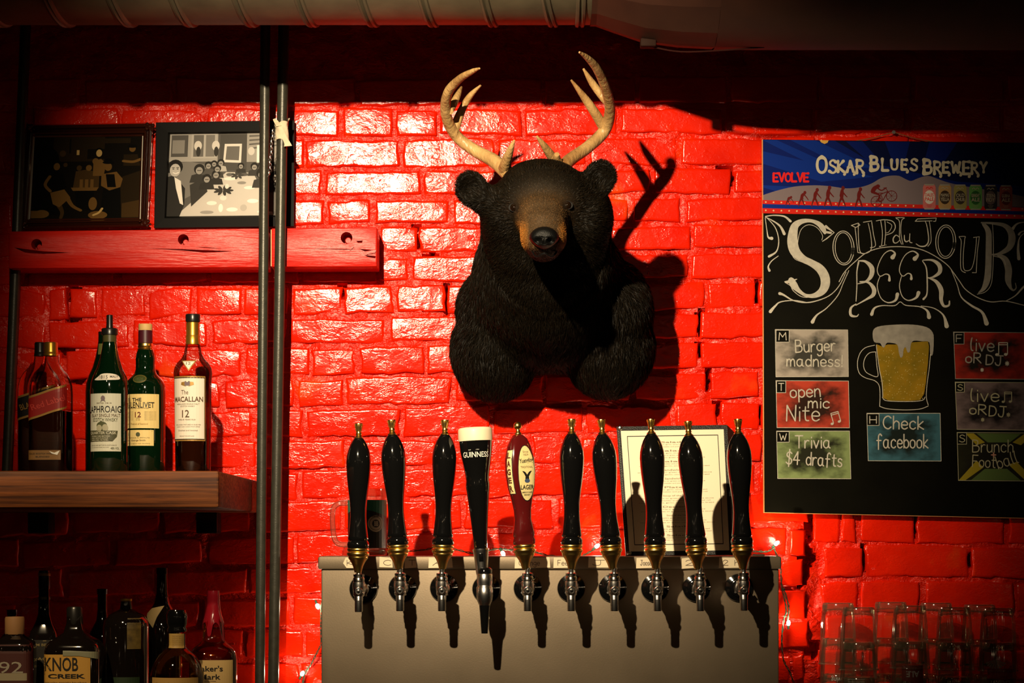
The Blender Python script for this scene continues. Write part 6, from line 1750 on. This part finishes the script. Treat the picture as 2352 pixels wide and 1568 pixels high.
wpoly(m, [(4, H(1037, .34)), (16, H(1043, .34)), (24, H(1036, .34)), (20, H(1046, .34)), (10, H(1043, .34))], f, WHITE, .001)
m.build('foot_label', b.root, 0)

# ------------------------------------------------------------------ bottles on the counter under the shelf
def C(py, d): return (CZ + (HY - py)/S(d) - CT)*S(d)
grp = 'bottles on the counter under the shelf'
def low(cx, d, prof, glass, lab, **k): return Bottle('liquor_bottle', cx, d, CT, [(r, (C(z, d) if z > 1000 else z)) for r, z in prof], glass, lab, group=grp, **k)
# far left, label ending in 92
d = .60
b = low(34, d, [(44, 0), (46, 2), (46, 1486), (43, 1474), (34, 1466), (22, 1460), (19, 1455)], DARK_G, 'dark bottle with wide tan stopper at the far left of the counter', sq=5, ang=0)
b.ring('stopper', [(22, C(1456, d)), (22.5, C(1454, d)), (22.5, C(1420, d)), (21, C(1416, d)), (.1, C(1415, d))], mat('dim_cork', (.26, .13, .045), .7), 'tan stopper')
m = MB(); b.patch(m, (-44, 44, C(1600, d), C(1478, d)), mat('wine_label', (.055, .012, .010), .5), 0, nx=20); b.patch(m, (-44, 32, C(1560, d), C(1543, d)), mat('grey_band_label', (.26, .22, .14), .5), .0004, nx=20)
f = b.map(0); text(m, '92', 0, C(1530, d), 50, 26, f, mat('numeral_grey', (.28, .25, .19), .5), .0, e=.0008, ysign=1); text(m, '17', -38, C(1530, d), 18, 26, f, mat('numeral_grey'), .0, e=.0008, ysign=1); m.build('label', b.root, 0)
# Jim Beam Black
d = .48
b = low(102, d, [(33, 0), (35, 2), (35, 1470), (31, 1452), (20, 1430), (14, 1410), (12.5, 1380), (12, 1345)], DARK_G, 'tall dark bottle with a thin gold band at its cap', sq=4, ang=.05)
b.ring('cap', [(13, C(1352, d)), (13.5, C(1350, d)), (13.5, C(1318, d)), (12, C(1310, d)), (.1, C(1309, d))], BCAP)
b.ring('band', [(13.8, C(1376, d)), (14, C(1375, d)), (14, C(1371, d)), (13.6, C(1370, d))], mat('dim_olive_band', (.16, .14, .03), .5)); b.ring('gold_band', [(13.7, C(1322, d)), (13.9, C(1321, d)), (13.9, C(1316, d)), (13, C(1315, d))], GOLDP)
m = MB(); f = b.map(0); DG = mat('dim_gold_print', (.22, .17, .07), .5)
b.patch(m, (-30, 30, C(1590, d), C(1468, d)), mat('label_near_black', (.012, .010, .007), .5), 0, nx=16); ribbon(m, [(-26, C(1470, d)), (10, C(1470, d))], 1.6, f, DG, .0008)
text(m, 'JIM BEAM', 4, C(1480, d), 44, 8, f, DG, .02, e=.0008, ysign=1); text(m, 'BLACK', 0, C(1511, d), 46, 7, f, DG, .02, e=.0008, ysign=1); text(m, 'EXTRA AGED', 0, C(1527, d), 42, 5, f, DG, .0, e=.0008, ysign=1); m.build('label', b.root, 0)
# Knob Creek
d = .62
b = low(172, d, [(60, 0), (63, 2), (64, 1494), (61, 1480), (52, 1470), (38, 1462), (24, 1452), (18, 1430), (17, 1415)], DARK_G, 'dark square bottle with bright yellow label in bold black capitals', sq=5, ang=0)
b.ring('wax_cap', [(18.5, C(1440, d)), (19, C(1435, d)), (19, C(1398, d)), (16, C(1393, d)), (.1, C(1392, d))], BCAP)
YL2 = mat('yellow_label', (.50, .27, .045), .55)
m = MB(); b.patch(m, (-60, 41, C(1620, d), C(1500, d)), YL2, 0, nx=20); f = b.map(0)
text(m, 'KNOB', -17, C(1522, d), 70, 31, f, INK, .012, e=.0008, ysign=1); text(m, 'CREEK', -6, C(1549, d), 76, 10, f, INK, .03, e=.0008, ysign=1); text(m, 'Kentucky straight bourbon', -12, C(1564, d), 92, 6, f, BRN, .0, e=.0008, ysign=1)
text(m, 'LIMITED', -55, C(1525, d), 40, 4, f, BRN, 0, rot=math.pi/2, e=.0008, ysign=1); m.build('label', b.root, 0)
m = MB(); b.patch(m, (-15, 62, lambda x: C(1503 + max(0, x - 20)*.2, d), lambda x: C(1491 + max(0, x)*.05, d)), mat('torn_seal', (.22, .22, .14), .5), .0010, nx=16)
m.build('seal_strip', b.root, 0)
# gold-mouthed dark bottle
d = .52
b = low(290, d, [(50, 0), (53, 2), (53, 1440), (50, 1425), (40, 1412), (26, 1404), (15, 1398), (12.5, 1384), (12.5, 1378)], DARK_G, 'round dark bottle with gold cap right of the yellow labelled bottle')
b.ring('cap', [(13, C(1380, d)), (13.5, C(1379, d)), (13.5, C(1375, d)), (.1, C(1374, d))], GOLD, 'gold cap')
m = MB(); f = b.map(0); b.patch(m, (10, 44, C(1488, d), C(1418, d)), mat('yellow_mottled_label', (.17, .11, .02), .6, color2=(.04, .025, .005), noise_scale=60), 0, nx=10); m.build('shoulder_label', b.root, 0); m = MB(); b.patch(m, (-44, 40, C(1568, d), C(1552, d)), mat('deep_green_label', (.012, .03, .008), .6), 0, nx=14); m.build('label', b.root, 0)
# tall bottle with a diagonal cream flag behind
d = .40
b = low(372, d, [(44, 0), (46, 2), (46, 1440), (42, 1425), (30, 1405), (18, 1385), (13, 1360), (12, 1320), (12, 1308)], DARK_G, 'tall dark bottle with a folded cream diagonal label, behind the others')
b.ring('cap', [(12.4, C(1318, d)), (12.8, C(1316, d)), (12.8, C(1304, d)), (.1, C(1302, d))], BCAP)
m = MB(); f = b.map(0); wpoly(m, [(-42, C(1408, d)), (-22, C(1396, d)), (8, C(1390, d)), (-6, C(1416, d)), (-14, C(1440, d))], f, mat('cream_flag', (.50, .34, .13), .6), .0012); m.build('label', b.root, 0)
# stout round-shouldered bottle in front
d = .67
b = low(407, d, [(58, 0), (61, 2), (62, 1556), (61, 1545), (55, 1525), (42, 1503), (28, 1492), (21, 1486), (19.5, 1480), (19.5, 1455)], thin_glass('olive_tint_glass', (.72, .56, .30), .35, .03, .06), 'clear round shouldered bottle with black faceted stopper and paper neck label', liquid=(mat('pale_whisky', (.10, .035, .006), .1, coat=.6), C(1556, d)))
b.ring('stopper', [(17, C(1452, d)), (23, C(1450, d)), (24, C(1445, d)), (21, C(1440, d)), (24, C(1432, d)), (25, C(1412, d)), (20, C(1400, d)), (.1, C(1398, d))], GLOSSBLACK, 'black faceted stopper', n=9)
m = MB(); b.patch(m, (-20, 20, C(1487, d), C(1454, d)), mat('paper_neck_label', (.45, .28, .07), .6), 0, nx=10)
f = b.map(0)
for k in range(6): text(m, 'small batch bourbon', 4, C(1459 + 4.5*k, d), 26, 1.8, f, BRN, 0, e=.0008, ysign=1)
m.build('neck_label', b.root, 0)
m = MB(); b.patch(m, (-62, 62, C(1640, d), C(1553, d)), mat('honey_label', (.46, .27, .07), .6), 0, nx=20); f = b.map(0); text(m, 'Kentucky Bourbon Whiskey', 0, C(1566, d), 88, 4, f, BRN, 0, e=.0008, ysign=1); m.build('label', b.root, 0)
# Maker's Mark, red wax
d = .55
b = low(490, d, [(52, 0), (55, 2), (55, 1512), (53, 1500), (46, 1488), (34, 1478), (26, 1470), (24, 1455), (22, 1430), (15, 1405), (12.5, 1385), (12, 1362)], AMBER_G, 'amber bottle dipped in dripping red wax with an ivory label', liquid=(WHISR, C(1495, d)), sq=3, ang=.1)
WAX = mat('red_wax', (.22, .006, .012), .16, coat=.7)
m = MB(); n = 40; kk = b.k; rnd = random.Random(2); vs = []; fs = []; rows = 16
prz = [C(v, d) for v in (1356, 1360, 1385, 1405, 1430, 1455, 1478)]; prr = [12.5, 13.5, 14, 16.5, 23.5, 25.5, 30]
drip = [18 if k % 8 in (1, 2) else (44 if k % 8 in (5,) else 0) for k in range(n)]
for k in range(n):
    lowz = C(1428, d) - [0, 4, 10, 40, 44, 38, 8, 2][k % 8] * (1 if (k//8) % 2 == 0 else .75)
    for j in range(rows + 1):
        z = prz[0] + (lowz - prz[0])*j/rows
        r = np.interp(z, sorted(prz), [r_ for _, r_ in sorted(zip(prz, prr))]) + 1.1
        t = 2*math.pi*(k+.5)/n; vs.append((r*kk*math.cos(t), r*kk*math.sin(t), z*kk))
for k in range(n):
    for j in range(rows):
        a = k*(rows+1)+j; b_2 = ((k+1) % n)*(rows+1)+j; fs.append((a, a+1, b_2+1, b_2))
fs.append(tuple(k*(rows+1) for k in range(n)))
m.add(vs, fs, WAX); setp(m.build('wax_seal', b.root, 60), 'dripping red wax seal')
m = MB(); b.patch(m, (-50, 50, C(1640, d), C(1513, d)), mat('ivory_label', (.58, .39, .15), .6), 0, nx=20); f = b.map(0)
text(m, "Maker's", -4, C(1532, d), 62, 13, f, INK, .015, e=.0008, ysign=1); text(m, 'Mark', 0, C(1551, d), 44, 12, f, INK, .015, e=.0008, ysign=1); ribbon(m, [(-18, C(1561, d)), (12, C(1561, d))], .8, f, BRN, .0008); text(m, 'WHISKY', 0, C(1567, d), 40, 5, f, BRN, 0, e=.0008, ysign=1); m.build('label', b.root, 0)
b.root.rotation_euler = (0, 0, 0)
# two more plain dark bottles standing at the back
for cx, d, tp, lab in ((235, .36, 1352, 'slim plain black bottle at the back behind the yellow labelled bottle'), (28, .44, 1400, 'short black bottle behind the one with the wide tan stopper')):
    b = low(cx, d, [(32, 0), (34, 2), (34, 1470), (28, 1450), (14, 1425), (11, 1400), (11, tp + 8)] if tp < 1390 else [(32, 0), (34, 2), (34, 1480), (28, 1465), (14, 1450), (11, 1440), (11, tp + 8)], DARK_G, lab)
    b.ring('cap', [(11.5, C(tp + 12, d)), (12, C(tp + 11, d)), (12, C(tp, d)), (.1, C(tp - 1, d))], BCAP)

# ------------------------------------------------------------------ stacked pint glasses, upside down
PG = thin_glass('pint_glass', (.96, .94, .88), .2, .085, .04, .75, .018)
PB = thin_glass('pint_glass_base', (.88, .84, .72), .3, .10, .10, .7, .05)
def pint_tree(loc, lab, prints=None, k=1.0):
    e = empty('pint_glass', loc, lab, 'glass', 'upside down pint glasses stacked on the counter')
    m = MB()
    # mouth down: z = 0 at the rim; the thick foot is on top
    lathe(m, [(.0455, 0), (.0462, .002), (.0448, .006), (.0420, .060), (.0395, .110), (.0365, .134), (.0358, .140)], PG, 112, capb=False, capt=False)
    lathe(m, [(.0350, .124), (.0340, .128), (.0005, .130)], PG, 112, capb=False, capt=False)
    # pressed vertical panels
    m.v = [(x*(1 + .012*math.cos(14*math.atan2(y, x))), y*(1 + .012*math.cos(14*math.atan2(y, x))), z) if z > .008 else (x, y, z) for x, y, z in m.v]
    m.build('bowl', e, 80)
    m = MB(); lathe(m, [(.0345, .1285), (.0372, .130), (.0370, .141), (.0352, .1455), (.0320, .1455), (.0300, .1435), (.0005, .1425)], PB, 36, capb=False); m.build('foot', e, 50)
    m = MB(); lathe(m, [(.0452, .0005), (.0466, .0012), (.0468, .003), (.0456, .0045)], PB, 36, capb=False, capt=False); m.build('rim', e, 50)
    return e
cols = [  # centre px, top row px of the foot, depth, how many
    (1925, 1384, .14, 'back'), (2046, 1382, .14, 'back'), (2150, 1384, .14, 'back'), (2250, 1388, .14, 'back'),
    (1972, 1394, .28, 'front'), (2090, 1390, .28, 'front'), (2192, 1394, .27, 'front'), (2292, 1396, .28, 'front')]
where = {1925: 'leftmost stack of the back row', 2046: 'second back stack', 2150: 'third back stack', 2250: 'rightmost stack of the back row', 1972: 'leftmost stack of the front row', 2090: 'second front stack', 2192: 'third front stack', 2292: 'rightmost stack of the front row'}
lev = {0: 'upside down pint glass atop the', 1: 'second glass down in the', 2: 'third glass down in the', 3: 'lowest glass in the'}
STEP = .078
proto = None
def copytree(o, parent=None):
    c_ = o.copy(); col.objects.link(c_); c_.parent = parent
    for q in list(o.children): copytree(q, c_)
    return c_
stackroots = {}
for cx, ty, d, row in cols:
    ztop = P(cx, ty, d).z
    n_ = 3
    # stack hangs from its measured top: step solved so that the lowest rim meets the counter
    step = (ztop - .1455 - CT) / (n_ - 1)
    for q in range(n_):
        o = P(cx, 0, d); o.z = CT + step*(n_ - 1 - q)
        lab = lev[q] + ' ' + where[cx]
        if proto is None: proto = pint_tree(o, lab); e = proto
        else:
            e = copytree(proto); e.location = o; e['label'] = lab
        e.rotation_euler = (0, 0, 0)
        stackroots[(cx, q)] = e
def gmap(root_z):
    def f(x, y, e):     # x px around, y metres up the inverted glass
        r = np.interp(y, [0, .006, .06, .11, .134], [.0462, .0448, .0420, .0395, .0365]) + .0006 + e
        t = x/1000/r; return Vector((r*math.sin(t), -r*math.cos(t), y))
    return f
gp_ = gmap(0)
PRW = mat('print_white', (.55, .53, .48), .5); PRR = mat('print_red', (.45, .015, .015), .5); PRB = mat('print_blue', (.06, .22, .30), .5)
def prt(key, fn, nm='print'):
    m = MB(); fn(m); m.build(nm, stackroots[key], 0)
def coors(m):
    g = lambda x, y, e: gp_(x, y, e)
    text(m, 'LIGHT', -2, .066, 46, .0125, g, PRW, .03, rot=0, e=.0002, ysign=1)
    m.v = [gp_(0, 0, 0) if False else v for v in m.v]
def flipmap(x, y, e): return gp_(-x, .112 - y, e)     # printing reads right way up on an upright glass
def coors(m):
    text(m, 'LIGHT', 4, .058, 50, .013, flipmap, PRW, .03, e=.0002, ysign=1)
    wpoly(m, [(-30, .025), (33, .025), (33, .048), (-30, .048)], flipmap, PRR, .0001)
    text(m, 'Coors', 0, .038, 56, .020, flipmap, mat('print_red_line', (.62, .08, .04), .5), .0, e=.0004, ysign=1)
    for k in range(9):
        a = -1.1 + k*.275; wpoly(m, [(14, .004), (14 + 26*math.sin(a - .09), .004 + .021*math.cos(a - .09)), (14 + 26*math.sin(a + .09), .004 + .021*math.cos(a + .09))], flipmap, PRW, .0002)
prt((2292, 1), coors)
def script(m):
    text(m, 'brewing', 0, .060, 44, .016, flipmap, PRW, .0, e=.0002, ysign=1); ribbon(m, [(-20, .050), (0, .047), (22, .052)], [.6, 1, .6], lambda x, y, e: flipmap(x, y, e), PRW, .0002, caps=False) if False else None
prt((1925, 1), script)
def star(m):
    pts = []
    for q in range(10):
        r_ = 24 if q % 2 == 0 else 11; t = math.pi/2 + q*math.pi/5; pts.append((r_*math.cos(t), .05 + r_*.001*math.sin(t)))
    wpoly(m, pts, flipmap, PRB, .0002); text(m, '303', 0, .05, 20, .010, flipmap, PRR, .02, e=.0005, ysign=1)
prt((1972, 2), star)
prt((2192, 2), lambda m: (text(m, 'LV', -2, .085, 26, .018, flipmap, PRW, .02, e=.0002, ysign=1), text(m, '17', -10, .062, 20, .018, flipmap, PRW, .02, e=.0002, ysign=1)))
prt((1972, 1), lambda m: [text(m, 'please drink responsibly', 12, .05 + .006*k, 40, .0025, flipmap, PRW, 0, e=.0002, ysign=1) for k in range(4)] and None)
prt((2090, 1), lambda m: (wpoly(m, [(-26, .02), (26, .02), (26, .055), (-26, .062)], flipmap, mat('print_amber', (.20, .02, .008), .5), .0001), text(m, 'ALE', 0, .04, 30, .014, flipmap, PRW, .02, e=.0003, ysign=1)))

# ------------------------------------------------------------------ string of small white lights round the tap box
WIRE = mat('green_wire', (.010, .04, .022), .5)
BULB = mat('lit_bulb', (1, .9, .75), .3, emit=(1.0, .84, .60), estr=55)
BULB2 = mat('faint_bulb', (1, .95, .85), .3, emit=(1.0, .9, .75), estr=6)
st_o = P(1176, 1277, .12)
stg = empty('string_lights', st_o, 'string of small white lights on green wire round the steel tap box', 'string lights')
def wire(pts, tw=1.0):
    q = catmull([tuple(P(*p) - st_o) for p in pts], 14)
    for ph in (0, math.pi):
        m = MB(); pp_ = []
        for i, p in enumerate(q):
            a = i*.55 + ph; pp_.append((p[0] + .0016*math.cos(a)*tw, p[1] + .0012*math.sin(a), p[2] + .0016*math.sin(a)*tw))
        tube(m, pp_, .0011, WIRE, 6); m.build('wire', stg)
wire([(895, 1268, .07), (930, 1266, .07), (975, 1262, .07), (1010, 1256, .07), (1050, 1262, .07), (1090, 1270, .07), (1140, 1260, .07), (1170, 1262, .07), (1215, 1264, .07), (1260, 1275, .07), (1320, 1280, .07), (1345, 1272, .07), (1368, 1258, .07)])
wire([(1700, 1268, .05), (1735, 1266, .05), (1762, 1266, .05), (1778, 1256, .05)])
wire([(1778, 1258, .05), (1792, 1300, .03), (1796, 1345, .03), (1806, 1400, .03), (1800, 1425, .03), (1796, 1470, .03), (1800, 1515, .03), (1815, 1545, .03), (1835, 1600, .03)])
wire([(1800, 1350, .03), (1812, 1395, .03), (1808, 1430, .03)])
wire([(738, 1480, .03), (725, 1505, .03), (712, 1530, .03), (700, 1548, .03), (690, 1600, .03)])
wire([(742, 1372, .03), (738, 1400, .03), (737, 1440, .03), (738, 1480, .03)])
for bx_, by_, d, pw, mm, ang in ((1155, 1270, .075, .4, BULB, 2.6), (1371, 1254, .075, .55, BULB, .9), (1783, 1248, .055, 1.2, BULB, .8), (1811, 1431, .035, .5, BULB, 0), (694, 1547, .045, .6, BULB, .5), (729, 1391, .035, .3, BULB, 2.8)):
    p = P(bx_, by_, d) - st_o
    dv = Vector((math.sin(ang), -.25, math.cos(ang))).normalized()
    m = MB(); tube(m, [p - dv*.0145, p - dv*.0045], [.0026, .0030], WIRE, 10); m.build('socket', stg)
    m = MB(); tube(m, [p - dv*.0045 + dv*t for t in (0, .002, .005, .0085, .011, .0125)], [.003, .0042, .0045, .0040, .0026, .0006], mm, 10); setp(m.build('bulb', stg, 60), 'lit bulb')
    l = lamp('string_bulb_light', 'POINT', P(bx_, by_, d) + Vector((dv.x*.004, -.006, dv.z*.004)), pw, (1.0, .78, .50), .004)
